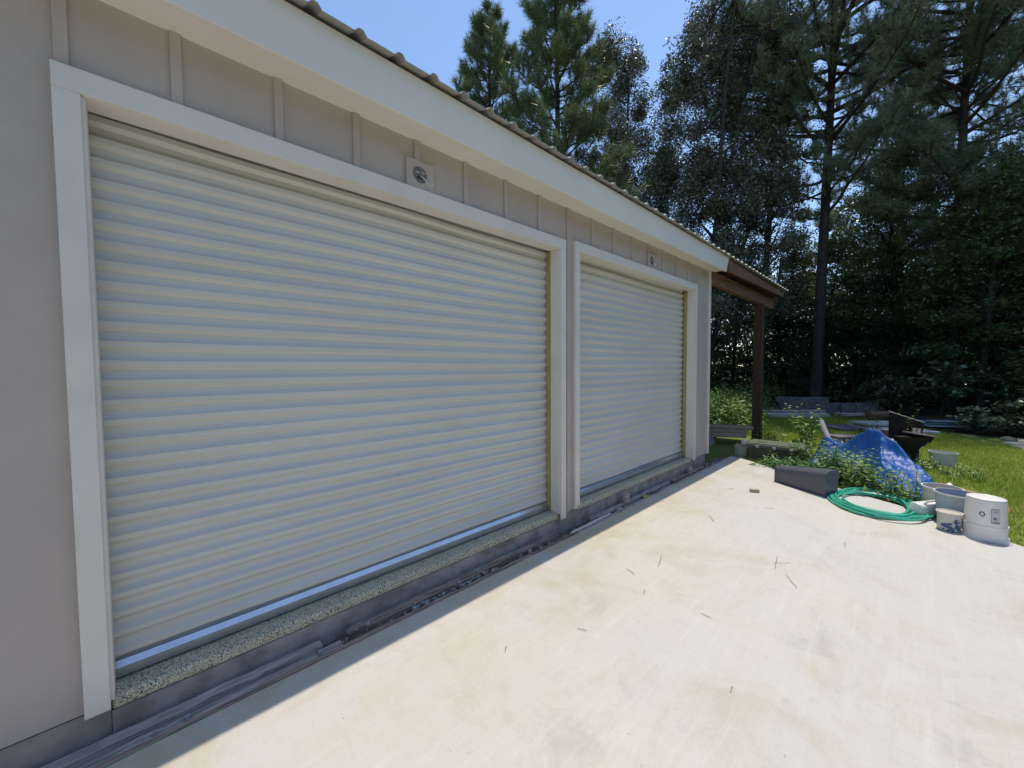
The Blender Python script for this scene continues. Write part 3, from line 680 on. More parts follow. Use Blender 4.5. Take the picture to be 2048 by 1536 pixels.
pine('pine_tree', 'pine cut by the right border of the view', (26.3, -5.9, GZ), 23.0, 7.5, 3.6, 16, 0.2, 'needle_blue', 1.0, 0.5, 'tall', 30, 0.32)
pine('pine_tree', 'dark pine far back between the two tall pines', (31.0, -1.6, GZ), 20.0, 6.0, 3.2, 17, 0.2, 'needle_blue', 0.9, 0.5, 'tall', 28, 0.32)

hardwood('oak_tree', 'narrow grey-green oak just behind the conical pine', (17.3, 8.2, GZ), 17.3, 3.0, 2.6, 2.5, 21, 'leaf_oak', 75000, 0.10, 190, 0.58, 0.17, spray=0.24)
hardwood('oak_tree', 'broad glossy oak with a ragged top above the far door', (18.2, 4.6, GZ), 16.6, 3.0, 3.9, 3.0, 22, 'leaf_oak', 105000, 0.105, 230, 0.62, 0.2, (0.3, -0.4), stems=3, spray=0.24)
hardwood('oak_tree', 'taller glossy oak crowding the big pine', (20.8, 2.6, GZ), 17.6, 4.0, 2.5, 2.3, 23, 'leaf_oak', 75000, 0.105, 190, 0.60, 0.17, spray=0.24)
hardwood('broadleaf_tree', 'green broadleaf tree below the hazy pines', (25.2, -1.6, GZ), 12.0, 2.5, 3.0, 2.8, 24, 'leaf_mid', 52000, 0.11, 150, 0.7, 0.13)
hardwood('broadleaf_tree', 'lighter green tree at the right border', (23.6, -5.2, GZ), 9.0, 1.8, 2.2, 2.0, 25, 'leaf_mid', 36000, 0.11, 130, 0.65, 0.12)
hardwood('broadleaf_tree', 'rounded green tree low over the roof edge, left of the narrow oak', (16.76, 9.3, GZ), 11.6, 2.0, 2.3, 2.3, 27, 'leaf_mid', 42000, 0.10, 150, 0.65, 0.12)
hardwood('broadleaf_tree', 'rounded green tree low over the roof edge, right of the narrow oak', (19.4, 6.9, GZ), 12.4, 2.0, 2.2, 2.2, 28, 'leaf_oak', 42000, 0.10, 150, 0.65, 0.12)
pine('pine_tree', 'short light green pine low between the two nearer pines', (13.9, 10.9, GZ), 11.4, 3.5, 2.6, 18, 0.12, 'needle', 1.2, 0.6)
hardwood('broadleaf_tree', 'broad dark green tree crowding the foot of the hazy pines', (21.6, -4.0, GZ), 8.4, 0.8, 2.0, 1.9, 29, 'leaf_mid', 30000, 0.125, 90, 0.75, 0.1, flat=0.4, leafup=0.7)
hardwood('sapling', 'small yellow-green sapling glowing left of the big pine trunk', (24.0, 1.9, GZ), 8.2, 4.6, 1.1, 1.1, 26, 'leaf_light', 7000, 0.11, 40, 0.5, 0.06)

# understory: three built, then copied
und = [hardwood('understory_tree', 'x', (0, 0, GZ), 7.5, 0.25, 2.3, 2.3, 31, 'leaf_mid', 18000, 0.135, 58, 0.80, 0.09, flat=0.32, leafup=0.9, spray=0.03, group='understory trees at the edge of the woods'),
       hardwood('understory_tree', 'x', (0, 0, GZ), 6.2, 0.2, 2.5, 2.5, 32, 'woods', 18000, 0.14, 54, 0.85, 0.08, flat=0.32, leafup=0.9, spray=0.03, group='understory trees at the edge of the woods'),
       hardwood('understory_tree', 'x', (0, 0, GZ), 8.6, 0.4, 2.2, 2.2, 33, 'woods', 20000, 0.14, 64, 0.80, 0.1, flat=0.32, leafup=0.9, spray=0.03, group='understory trees at the edge of the woods')]
UL = 'dark leafy understory tree in the shaded edge of the woods'
spots = [(20.6, 5.9, 0, 0.0, 0.9), (23.5, 4.6, 1, 1.0, 1.1), (25.0, 2.7, 2, 2.0, 1.0), (22.9, 1.3, 1, 3.0, 0.85), (26.6, 0.9, 0, 4.0, 1.1), (24.3, -0.4, 1, 5.0, 0.9),
         (27.5, -1.0, 2, 0.6, 1.0), (25.6, -2.9, 1, 1.7, 1.0), (23.4, -2.0, 1, 2.6, 0.7), (28.2, -3.2, 0, 3.6, 1.05), (26.4, -4.6, 1, 4.4, 1.1), (24.6, -4.4, 0, 5.5, 0.75),
         (28.6, -6.0, 2, 0.3, 1.0), (22.3, -5.3, 1, 1.2, 0.72), (25.5, -7.2, 0, 2.2, 1.0), (23.0, -8.2, 1, 3.3, 0.9), (21.5, -9.8, 0, 4.1, 0.9), (20.0, -11.8, 1, 5.2, 0.9), (19.3, 8.2, 1, 2.9, 1.0), (16.6, 10.5, 0, 0.9, 1.0), (14.4, 12.5, 2, 0.2, 0.9)]
used = set()
for (x, y, k, rz, s) in spots:
    if k not in used:
        used.add(k); o = und[k]; o.location = (x, y, GZ); o.rotation_euler = (0, 0, rz); o.scale = (s, s, s); o['label'] = UL
    else:
        dup(und[k], (x, y, GZ), rz, UL, (s, s, s))

# far woods that read as one dark mass
rng = np.random.default_rng(40)
k = 190000
bx = rng.uniform(0, 1, k)
X = 27 + 13*rng.random(k) + 0*bx; Y = -22 + 40*rng.random(k)
X = X - np.maximum(0, Y-3)*0.85
top = 8.2 + 1.5*np.sin(Y*0.9+1) + 1.0*np.sin(Y*2.3) + 0.8*np.sin(X*1.7)
Z = GZ + 0.1 + top*rng.random(k)**1.1
cell = np.sin(X*1.9+Y*0.6)*np.sin(Y*1.7)*np.sin(Z*1.6+X*0.7); keep = rng.random(k) < 0.62+0.4*cell
V1 = leaf_faces(np.stack([X, Y, Z], 1)[keep], 0.26, rng, 0.6)
# unseen belt of leaves behind the driveway, added to cut sky light on walls
k = 60000
t_ = rng.random(k); X = 32-60*t_; Y = -19 - 5*rng.random(k) + 6*(np.abs(t_-0.5)*2)**3
Z = GZ + (9.5 + 1.6*np.sin(X*0.7) + 1.2*np.sin(X*1.9+1))*rng.random(k)
V2 = leaf_faces(np.stack([X, Y, Z], 1), 0.42, rng, 0.6)
raw('far_woods', np.concatenate([V1, V2]), 4, M['woods'])
tag(bpy.data.objects['far_woods'], 'dark mass of leaves filling the deep woods', 'woods', None, 'stuff')

# pale-leaved bushes at the edge of the lawn
hardwood('bush', 'pale silvery-leaved bush standing at the edge of the woods', (19.6, -3.0, GZ), 1.75, 0.7, 0.95, 0.75, 51, 'leaf_pale', 900, 0.17, 34, 0.24, 0.03, group='bushes along the lawn edge', cat='bush', flat=0.35, leafup=0.9, spray=0.03, stems=3, aspect=0.6)
hardwood('bush', 'low pale bush at the lawn edge behind the rusty forge', (14.9, -3.45, GZ), 0.62, 0.1, 0.75, 0.55, 52, 'leaf_pale', 620, 0.105, 26, 0.18, 0.015, group='bushes along the lawn edge', cat='bush', flat=0.35, leafup=0.9, spray=0.03, stems=3, aspect=0.6)
hardwood('bush', 'dark green bush at the lawn edge near the right border', (15.2, -4.25, GZ), 0.85, 0.1, 0.9, 0.7, 53, 'leaf_mid', 2600, 0.10, 60, 0.22, 0.02, group='bushes along the lawn edge', cat='bush', flat=0.35, leafup=0.9, spray=0.03, stems=3)
hardwood('bush', 'grey-green bush at the right border, taller than its neighbours', (18.6, -4.9, GZ), 2.2, 0.5, 1.1, 1.0, 54, 'leaf_mid', 1800, 0.14, 50, 0.3, 0.03, group='bushes along the lawn edge', cat='bush', flat=0.35, leafup=0.9, spray=0.03, stems=3)
hardwood('bush', 'dark bush between the stacked slabs and the pale silvery bush', (19.0, -1.7, GZ), 1.3, 0.1, 1.2, 0.8, 55, 'woods', 3600, 0.12, 60, 0.3, 0.03, group='bushes along the lawn edge', cat='bush', flat=0.35, leafup=0.9, spray=0.03, stems=3)
hardwood('bush', 'dark low bush out toward the right end of the lawn', (14.2, -5.6, GZ), 0.9, 0.1, 1.0, 0.9, 56, 'leaf_mid', 2800, 0.10, 60, 0.24, 0.02, group='bushes along the lawn edge', cat='bush', flat=0.35, leafup=0.9, spray=0.03, stems=3)

# ------------------------------------------------------------------ grass
rng = np.random.default_rng(60)
k = 330000
X = rng.uniform(5.3, 18.5, k); Y = rng.uniform(-9.5, 5.0, k)
edge_x = np.interp(Y, [e[1] for e in EDGE][::-1], [e[0] for e in EDGE][::-1], right=7.0)
far = 17.0 + 0.75*Y*0 + np.where(Y < -1, (Y+1)*1.35, 0) + 0.5*np.sin(Y*2.1) + rng.normal(size=k)*0.35
dens = np.clip(1.6-(X-6)*0.075, 0.45, 1)
keep = (X > edge_x+0.035*np.sin(Y*9)+0.02) & (X < far) & (rng.random(k) < dens) & ~((X < 10.6) & (Y > -0.1))
patch = np.sin(X*1.3+Y*0.8)+np.sin(Y*1.9-X*0.5)
keep &= ~((np.hypot((X-7.6)/0.55, (Y+2.85)/0.28) < 1) & (rng.random(k) < 0.93))
keep &= ~((np.hypot((X-13.3)/1.15, (Y+4.2)/0.42) < 1) & (rng.random(k) < 0.85))
X = X[keep]; Y = Y[keep]; k = len(X); hgt = rng.uniform(0.03, 0.075, (k, 1))*(1+0.25*patch[keep])[:, None]*np.where(Y > -0.9, 1.5, 1.0)[:, None]
az = rng.uniform(0, 6.283, k); w = np.stack([np.cos(az), np.sin(az), np.zeros(k)], 1)*rng.uniform(0.003, 0.006, (k, 1)); P = np.stack([X, Y, np.full(k, GZ)], 1)
ln = rng.normal(size=(k, 3))*0.45; ln[:, 2] = 1
raw('grass', np.stack([P-w, P+w, P+ln*hgt], 1).reshape(-1, 3), 3, M['blade'])
tag(bpy.data.objects['grass'], 'short sunlit lawn grass beyond the driveway', 'grass', None, 'stuff')

b = MB(); vs = [(13.3+1.15*(1+.15*math.sin(3*t)+.1*math.sin(7*t))*math.cos(t), -4.2+0.42*(1+.2*math.sin(5*t+1))*math.sin(t), GZ+.004) for t in [i*math.pi/24 for i in range(48)]]
b.add(vs, [tuple(range(48))]); tag(b.build('bare_soil', mat('pale_sand', (0.46, 0.40, 0.30), 0.95, 0.1, 0.15, 6, 0.6, 40)), None, None, kind='structure')
# ------------------------------------------------------------------ weeds
weed('weed_clump', 'dense bright weed clump in front of the blue tarp', (7.15, -1.72, GZ), 32, 0.58, 0.30, 71, 'leaf_weed', 0.095, 22)
weed('weed_clump', 'weed clump at the driveway edge above the green hose', (6.92, -2.02, GZ), 26, 0.42, 0.26, 72, 'leaf_weed', 0.09, 22)
weed('weed_clump', 'loose weed clump leaning on the lower tarp near the white jug', (6.72, -2.30, GZ), 16, 0.38, 0.2, 73, 'leaf_weed', 0.075, 20)
weed('weed_clump', 'feathery weed behind the charcoal trough, in front of the olive trunk', (7.30, -0.80, GZ), 12, 0.24, 0.25, 74, 'leaf_fern', 0.13, 22, 0.22)
weed('weed_clump', 'feathery weed between the charcoal trough and the olive trunk end', (7.42, -1.10, GZ), 14, 0.28, 0.22, 75, 'leaf_fern', 0.13, 22, 0.22)
weed('weed_clump', 'feathery weed behind the right end of the charcoal trough', (7.35, -1.42, GZ), 16, 0.36, 0.25, 76, 'leaf_fern', 0.12, 24, 0.25)
weed('weed_clump', 'leafy weed growing over the right end of the olive trunk', (7.75, -1.22, GZ), 15, 0.56, 0.18, 77, 'leaf_weed', 0.095, 24)
weed('weed_clump', 'tall leafy weed beside the leaning grey pipe', (8.95, -0.98, GZ), 7, 0.98, 0.10, 78, 'leaf_weed', 0.12, 30, 0.55)
weed('weed_clump', 'weed sprigs growing over the left part of the blue tarp', (7.75, -1.62, GZ), 9, 0.40, 0.2, 79, 'leaf_fern', 0.11, 18, 0.3)
weed('weed_clump', 'low weed patch in front of the white lawn bucket', (9.0, -2.85, GZ), 30, 0.2, 0.42, 80, 'leaf_weed', 0.06, 16)
weed('weed_clump', 'low weeds at the foot of the rusty forge', (9.75, -2.10, GZ), 18, 0.22, 0.35, 81, 'leaf_weed', 0.06, 14)
weed('weed_clump', 'weeds around the foot of the brown porch post', (9.6, -0.18, GZ), 22, 0.42, 0.3, 82, 'leaf_weed', 0.08, 20)
for i, (x, y, n_, h_) in enumerate(((12.2, 1.3, 34, 1.0), (13.4, 2.2, 36, 1.15), (12.3, 2.35, 34, 1.0), (13.7, 1.25, 30, 0.9), (14.5, 1.5, 34, 1.1), (14.4, 3.1, 34, 1.2), (11.7, 1.05, 26, 0.7), (15.4, 2.2, 30, 1.0), (11.2, 1.0, 34, 0.95), (11.6, 1.7, 34, 1.05), (10.9, 1.5, 30, 0.9))):
    weed('tall_weed', 'tall leafy weed in the bright weedy bank behind the porch post', (x, y, GZ), n_, h_, 0.65, 90+i, 'leaf_weed', 0.16, 26, 0.3, group='tall weeds behind the porch')
for i, (x, y, h_, lab) in enumerate(((17.3, 1.6, 1.9, 'thin vine-like weed stalk against the dark woods, by the corner'), (16.9, 1.0, 1.8, 'thin weed stalk against the dark woods, nearer the post'), (15.3, -0.85, 1.0, 'wispy sapling between the paver stacks'), (14.7, -1.55, 1.15, 'feathery sapling behind the stacked pale slabs'), (12.0, -1.75, 0.7, 'wispy weed between the pipe and the stacked pale slabs'), (9.95, -2.12, 1.15, 'leafy vine climbing the back edge of the rusty forge'))):
    weed('weed_stalk', lab, (x, y, GZ), 3, h_, 0.08, 110+i, 'leaf_mid' if i in (2, 3, 4) else 'leaf_weed', 0.10 if i < 5 else 0.06, 34, 0.3, group='single weed stalks')

# ------------------------------------------------------------------ junk at the end of the driveway
# lumber by the far corner
for i, (x, y, z, w, L_, t_, lab) in enumerate(((9.2, 0.72, 0.035, .24, 1.5, .07, 'top pale timber of the small lumber pile behind the corner'), (9.15, 0.75, -0.042, .26, 1.4, .075, 'middle pale timber of the small lumber pile behind the corner'), (9.05, 0.70, -0.125, .22, 1.3, .085, 'bottom pale timber of the small lumber pile behind the corner'))):
    b = MB(); b.box(-L_/2, L_/2, -w/2, w/2, -t_/2, t_/2); o = b.build('lumber', M['pale_wood'], None, bevel=0.012, loc=(x, y, z)); o.rotation_euler = (0, 0, R(-62+3*i)); tag(o, lab, 'lumber', 'lumber pile behind the corner')
sb = MB(); sb.box(-.2, .2, -.1, .1, GZ, -0.169); o = sb.build('support_block', M['block'], None, bevel=0.01, loc=(8.95, 0.75, 0)); tag(o, 'grey block carrying the small lumber pile behind the corner', 'block')
# pail with round white lid beside the olive trunk
pb = MB(); pb.lathe([(0.001, 0), (.095, 0), (.10, .006), (.115, .24), (.122, .25), (.115, .256), (.108, .25), (.1, .2), (.001, .19)], 32)
o = pb.build('metal_pail', M['dull_pl'], None, smooth=True, loc=(7.86, -0.20, GZ)); tag(o, 'small dull pail standing beside the olive trunk', 'pail')
gl = MB(); gl.lathe([(0.001, -.06), (.04, -.045), (.056, -.015), (.056, .015), (.04, .045), (.001, .06)], 24)
o = gl.build('round_lamp_globe', M['white_pl'], None, smooth=True, loc=(7.90, -0.235, -0.02)); tag(o, 'round white globe resting on the dull pail', 'globe')
bm_ = MB(); bm_.box(-.03, .03, -.02, .02, -.025, .02); o = bm_.build('small_pale_scrap', M['pale_wood'], None, bevel=0.006, loc=(7.85, -0.13, -0.055)); o.rotation_euler = (0, .2, .5); tag(o, 'small pale scrap on the dull pail beside the white globe', 'scrap')
# olive storage trunk
T = thing('storage_trunk', 'olive green plastic storage trunk at the end of the driveway', 'trunk', (7.93, -0.72, GZ), R(-86))
b = MB(); vs = []
for (z, sx, sy) in ((0.0, .36, .20), (0.01, .37, .205), (0.29, .395, .225)):
    vs += [(-sx, -sy, z), (sx, -sy, z), (sx, sy, z), (-sx, sy, z)]
fs = [(0, 3, 2, 1)]
for i in range(2): fs += [(i*4+q, i*4+(q+1) % 4, (i+1)*4+(q+1) % 4, (i+1)*4+q) for q in range(4)]
fs.append((8, 9, 10, 11)); b.add(vs, fs); body = b.build('trunk_body', M['olive_dark'], T, bevel=0.012)
for xx in (-.28, -.1, .1, .28):
    r_ = MB(); r_.box(xx-.018, xx+.018, -.232, -.20, .03, .26); r_.build('body_rib', M['olive_dark'], body, bevel=0.006)
b = MB(); b.box(-.415, .415, -.245, .245, .292, .345); b.box(-.39, .39, -.22, .22, .3455, .362); lid = b.build('trunk_lid', M['olive'], T, bevel=0.012)
for xx in (-.22, .22):
    r_ = MB(); r_.box(xx-.06, xx+.06, -.09, -.06, .3625, .366); r_.build('lid_slot', M['dark'], lid)
for xx in (-.24, 0, .24):
    r_ = MB(); r_.box(xx-.025, xx+.025, -.256, -.2455, .285, .325); r_.build('latch', M['steel'], T, bevel=0.003)
# charcoal trough
T = thing('plastic_trough', 'charcoal plastic trough lying on its side on the driveway edge', 'trough', (6.20, -1.34, -0.262), R(-114.5))
def rprof(h, dp, r=0.055):
    pts = [(0, 0)]
    for i in range(8):
        t = math.pi*(1 - 0.5*i/7); pts.append((r + r*math.cos(t), h-r + r*math.sin(t)))
    pts += [(dp-0.02, h+0.004), (dp, h-0.01), (dp*0.9, 0.0)]
    return pts
nst = 9; vs = []; fs = []
for i in range(nst):
    s = i/(nst-1); pr = rprof(0.225+0.09*s, 0.20+0.05*s, 0.045+0.025*s)
    for (a_, z_) in pr: vs.append((-0.34+0.64*s, a_+0.02*(1-s), z_))
npf = len(pr)
for i in range(nst-1):
    for j in range(npf-1): fs.append((i*npf+j, (i+1)*npf+j, (i+1)*npf+j+1, i*npf+j+1))
fs.append(tuple(range(npf))[::-1]); fs.append(tuple(range((nst-1)*npf, nst*npf)))
b = MB(); b.add(vs, fs); sh = b.build('trough_shell', M['dark_pl'], T, smooth=True)
lp = MB(); lp.box(-.345, .305, -.014, -.0005, .0, .02); lp.build('bottom_flange', M['dark_pl'], T, bevel=0.003)
ef = MB(); ef.prism([(y_*1.02-.004, z_*1.02) for y_, z_ in rprof(0.315, 0.25, 0.07)], 'x', 0.3005, 0.312); ef.build('end_rim', M['dark_pl'], T, bevel=0.003)
ef = MB(); ef.prism([(y_*1.02+.016, z_*1.02) for y_, z_ in rprof(0.225, 0.20, 0.045)], 'x', -0.352, -0.3405); ef.build('end_rim', M['dark_pl'], T, bevel=0.003)

# green hose coil
pts = []; rng = np.random.default_rng(5); turns = 9; npt = turns*44
for i in range(npt+1):
    t = i/44*2*math.pi; k_ = i/44
    rx = 0.405 + 0.06*math.sin(k_*2.2+1) + 0.02*math.sin(t*0.37) ; ry = 0.36 + 0.06*math.sin(k_*1.7) + 0.02*math.cos(t*0.61)
    cx = 6.17 + 0.03*math.sin(k_*1.3); cy = -2.07 + 0.04*math.cos(k_*1.9)
    x = cx + rx*math.cos(t)*1.08; y = cy + ry*math.sin(t)
    z = slab_z(y) + 0.015 + 0.011*(k_ % 3.1) + 0.006*math.sin(t*2+k_)
    pts.append((x, y, z))
e0 = pts[-1]; pts += [(e0[0]-.06, e0[1]-.05, slab_z(e0[1])+.018), (e0[0]-.14, e0[1]-.08, slab_z(e0[1])+.015)]
H = thing('garden_hose', 'coil of green garden hose lying on the driveway edge', 'hose', (6.17, -2.07, slab_z(-2.07)))
def rel(ps, c): return [(p[0]-c[0], p[1]-c[1], p[2]-c[2]) for p in ps]
hc = (6.17, -2.07, slab_z(-2.07))
b = MB(); b.tube(rel(pts, hc), 0.0125, 8); b.build('hose_tube', M['hose'], H, smooth=True)
e1 = rel(pts, hc)
b = MB(); b.tube([e1[-1], (e1[-1][0]-.05, e1[-1][1]-.02, e1[-1][2])], [0.017, 0.015], 10); b.build('coupling', M['brass'], H, smooth=True)
b = MB(); b.tube([e1[0], (e1[0][0], e1[0][1]-.06, e1[0][2])], [0.017, 0.015], 10); b.build('coupling', M['brass'], H, smooth=True)

# wood scrap, twigs
b = MB(); b.box(-.05, .05, -.025, .025, 0, .04); o = b.build('wood_offcut', M['pale_wood'], None, bevel=0.004, loc=(5.62, -0.97, slab_z(-.97))); o.rotation_euler = (0, 0, -0.9); tag(o, 'small pale wood offcut lying alone on the concrete', 'offcut')
tw = [(3.05, -0.93, 0.22, 0.3), (2.72, -0.85, 0.10, 1.2), (2.55, -1.05, 0.08, 0.4), (1.9, -0.98, 0.06, 2.0), (1.45, -0.78, 0.05, 0.6), (3.75, -1.6, 0.26, 0.2), (3.5, -1.75, 0.2, 0.5), (2.1, -1.75, 0.05, 0.1), (4.3, -0.9, 0.2, 0.7), (5.1, -1.25, 0.09, 2.2), (1.2, -1.6, 0.04, 0.4), (4.6, -1.95, 0.14, 0.1), (2.6, -1.45, 0.07, 1.5), (5.5, -0.72, 0.09, 1.9)]
TWL = ['long curved twig on the concrete between the wide door and the hose', 'short straight twig beside the long curved twig', 'bent twig bit in the middle of the concrete', 'small dark twig bit nearest the wide door centre', 'tiny leaf scrap on the concrete near the shadow line', 'long forked twig near the right side of the concrete', 'thin twig lying next to the forked twig', 'small chip of twig in the right foreground', 'faint curved twig near the far door shadow', 'twig standing out between offcut and hose', 'tiny twig chip in the bottom foreground', 'thin dry twig near the buckets', 'crooked twig alone mid concrete', 'upright-looking twig next to the wood offcut']
for i, (x, y, L_, a_) in enumerate(tw):
    rr = random.Random(i); pts = [(L_*(s-.5)*math.cos(a_)+rr.uniform(-.1, .1)*L_*.4, L_*(s-.5)*math.sin(a_)+rr.uniform(-.1, .1)*L_*.5, 0.003+0.004*math.sin(s*3.1)) for s in (0, .2, .4, .6, .8, 1)]
    b = MB(); b.tube(pts, [0.0011, .0016, .0018, .0016, .0013, .0008], 5)
    if i == 5: b.tube([pts[2], (pts[2][0]+.05, pts[2][1]-.06, .006), (pts[2][0]+.1, pts[2][1]-.08, .004)], [.0014, .0011, .0007], 5)
    o = b.build('twig', M['twig'], None, smooth=True, loc=(x, y, slab_z(y)+.001)); tag(o, TWL[i], 'twig', 'twigs scattered on the concrete')

# buckets
def bucket_prof(h, r_top, r_bot, wall=0.004, rings=True):
    p = [(0.001, 0.004), (r_bot-.008, 0.004), (r_bot, 0.010)]
    def rad(z): return r_bot + (r_top-r_bot)*z/h
    if rings:
        for zz in (0.66, 0.80):
            p += [(rad(h*zz), h*zz), (rad(h*zz)+.008, h*zz+.003), (rad(h*zz)+.008, h*zz+.009), (rad(h*zz)+.001, h*zz+.012)]
    p += [(r_top, h-.02), (r_top+.008, h-.018), (r_top+.009, h), (r_top-.002, h), (r_top-wall, h-.02), (r_bot-wall, .02), (0.001, .016)]
    return p
def bail(parent, r, z, ang, m='steel', wr=0.0025, drop=0.0):
    pts = []
    for i in range(13):
        t = math.pi*i/12; pts.append((r*math.cos(t), r*0.95*math.sin(t)*math.cos(ang), z + r*0.95*math.sin(t)*math.sin(ang)))
    b = MB(); b.tube(pts, wr, 6); return b.build('wire_handle', M[m], parent, smooth=True)
WB = thing('plastic_bucket', 'large white bucket standing upside down with a printed label', 'bucket', (5.84, -2.86, slab_z(-2.86)), R(40), 'buckets at the driveway end')
WB.scale = (0.95, 0.95, 0.97)
HH = 0.40
# upside down: the wide rim rests on the concrete
p = [(0.001, HH), (.126, HH), (.134, HH-.006), (.137, HH-.03), (.146, .155), (.146, .150), (.154, .147), (.154, .138), (.149, .134), (.150, .030), (.160, .027), (.162, .002), (.150, .002), (.147, .02)]
b = MB(); b.lathe(p[::-1], 48); body = b.build('bucket_body', M['white_pl'], WB, smooth=True)
b = MB(); b.lathe([(.134, HH+.001), (.128, HH+.005), (.120, HH+.001)], 40); b.build('base_ring', M['white_pl'], WB, smooth=True)
def on_wall(a0, a1, z0, z1, eps, name, m, parent):
    b = MB(); vs = []; fs = []; nn = 8
    for i in range(nn+1):
        a_ = a0+(a1-a0)*i/nn
        for z_ in (z0, z1):
            r_ = .1375 + (.1465-.1375)*(HH-.03-z_)/(HH-.03-.155) + eps; vs.append((r_*math.cos(a_), r_*math.sin(a_), z_))
    for i in range(nn): fs.append((i*2, i*2+2, i*2+3, i*2+1))
    b.add(vs, fs); return b.build(name, m, parent)
A = R(180+22-40)
lab = on_wall(A-.22, A+.22, .185, .325, .0012, 'printed_label', M['ink'], WB)
on_wall(A-.205, A+.205, .205, .320, .0020, 'label_field', M['label'], lab)
on_wall(A-.205, A+.205, .189, .202, .0020, 'label_strip', M['label'], lab)
for (a0, a1, z0, z1) in ((-.08, .02, .225, .238), (-.02, .09, .236, .243), (-.11, -.07, .222, .252), (.0, .05, .215, .222), (-.12, .12, .30, .304), (-.12, .06, .29, .293), (-.16, .16, .193, .198)):
    on_wall(A+a0, A+a1, z0, z1, .0028, 'label_mark', M['ink'], lab)
em = MB(); cx = A-0.62; vs = []; fs = []
for i in range(13):
    t = 2*math.pi*i/12
    for rr in (.013, .020):
        a_ = cx + rr*math.cos(t)/.142; z_ = .262 + rr*math.sin(t)*1.15; r_ = .1425+.0015; vs.append((r_*math.cos(a_), r_*math.sin(a_), z_))
for i in range(12): fs.append((i*2, i*2+1, i*2+3, i*2+2))
em.add(vs, fs); em.build('round_emblem', M['ink'], WB)
on_wall(cx-.03, cx+.03, .236, .244, .003, 'emblem_tip', M['ink'], WB)
b = MB(); b.tube([(.154, .03, .14), (.175, .055, .09), (.185, .07, .04), (.178, .075, .008), (.165, .06, .005)], .003, 6); b.build('wire_handle', M['steel'], WB, smooth=True)
b = MB(); b.tube([(-.10, .125, .012), (-.15, .10, .010), (-.185, .03, .010), (-.19, -.03, .012), (-.17, -.08, .012)], .004, 6); b.build('handle_grip', M['dull_pl'], WB, smooth=True)
for s in (1, -1):
    b = MB(); b.lathe([(.001, 0), (.014, 0), (.014, .006), (.001, .008)], 14); o = b.build('handle_lug', M['white_pl'], WB, smooth=True); o.rotation_euler = (0, R(90), R(20 if s > 0 else 200)); o.location = (.152*math.cos(R(20))*s, .152*math.sin(R(20))*s, .14)

GB = thing('plastic_bucket', 'blue-grey open bucket with worn white print, behind the paint pail', 'bucket', (6.14, -2.70, slab_z(-2.6)), 0, 'buckets at the driveway end')
b = MB(); b.lathe(bucket_prof(0.315, .168, .142, rings=False), 44); b.build('bucket_body', M['bluegrey_pl'], GB, smooth=True)
b = MB(); b.lathe([(.166, .305), (.178, .303), (.179, .318), (.166, .318)], 44); b.build('bucket_rim', M['dull_pl'], GB, smooth=True)
A = R(200); 
def on_cyl(parent, a0, a1, z0, z1, rb, rt_, h, eps, name, m):
    b = MB(); vs = []; fs = []
    for i in range(7):
        a_ = a0+(a1-a0)*i/6
        for z_ in (z0, z1):
            r_ = rb+(rt_-rb)*z_/h+eps; vs.append((r_*math.cos(a_), r_*math.sin(a_), z_))
    for i in range(6): fs.append((i*2, i*2+2, i*2+3, i*2+1))
    b.add(vs, fs); return b.build(name, m, parent)
on_cyl(GB, R(232), R(262), .06, .185, .142, .168, .315, .0015, 'white_patch', M['dull_pl'])
for i in range(3): on_cyl(GB, R(236+i*9), R(242+i*9), .195, .215, .142, .168, .315, .0015, 'print_mark', M['ink'])
bail(GB, .172, .29, R(-55))
b = MB(); b.tube([(-.20, -.02, .12), (-.30, -.02, .42), (-.42, 0.03, .56)], .006, 6)
WB2 = thing('plastic_bucket', 'whitish open bucket tucked behind the blue-grey bucket', 'bucket', (6.50, -2.60, GZ), 0, 'buckets at the driveway end')
b = MB(); b.lathe(bucket_prof(0.315, .155, .132), 40); b.build('bucket_body', M['dull_pl'], WB2, smooth=True)
b = MB(); b.lathe([(.153, .307), (.166, .305), (.166, .319), (.153, .319)], 40); b.build('bucket_rim', M['white_pl'], WB2, smooth=True)
SB = thing('paint_pail', 'small white pail smeared with dark blue paint', 'pail', (5.83, -2.63, slab_z(-2.63)), 0, 'buckets at the driveway end')
b = MB(); b.lathe(bucket_prof(0.185, .086, .082, rings=False), 36); b.build('pail_body', M['dull_pl'], SB, smooth=True)
b = MB(); b.lathe([(.001, .178), (.08, .178), (.082, .184)], 36); b.build('pail_contents', M['tanblock'], SB, smooth=True)
rng = np.random.default_rng(8); sm = MB()
for i in range(34):
    a_ = R(192)+rng.normal()*0.42; z_ = .055+rng.normal()*.026; 
    if z_ < .012: continue
    rr = rng.uniform(.005, .017); nn = 9; vs = []
    for j in range(nn):
        t = 2*math.pi*j/nn; q = rr*rng.uniform(.6, 1.3); zz = z_+q*math.sin(t)*1.1; r_ = .082+.004*zz/.185+.0012+.0001*i; vs.append((r_*math.cos(a_+q*math.cos(t)/.085), r_*math.sin(a_+q*math.cos(t)/.085), zz))
    sm.add(vs, [tuple(range(nn))])
sm.build('paint_smear', M['blue_paint'], SB)
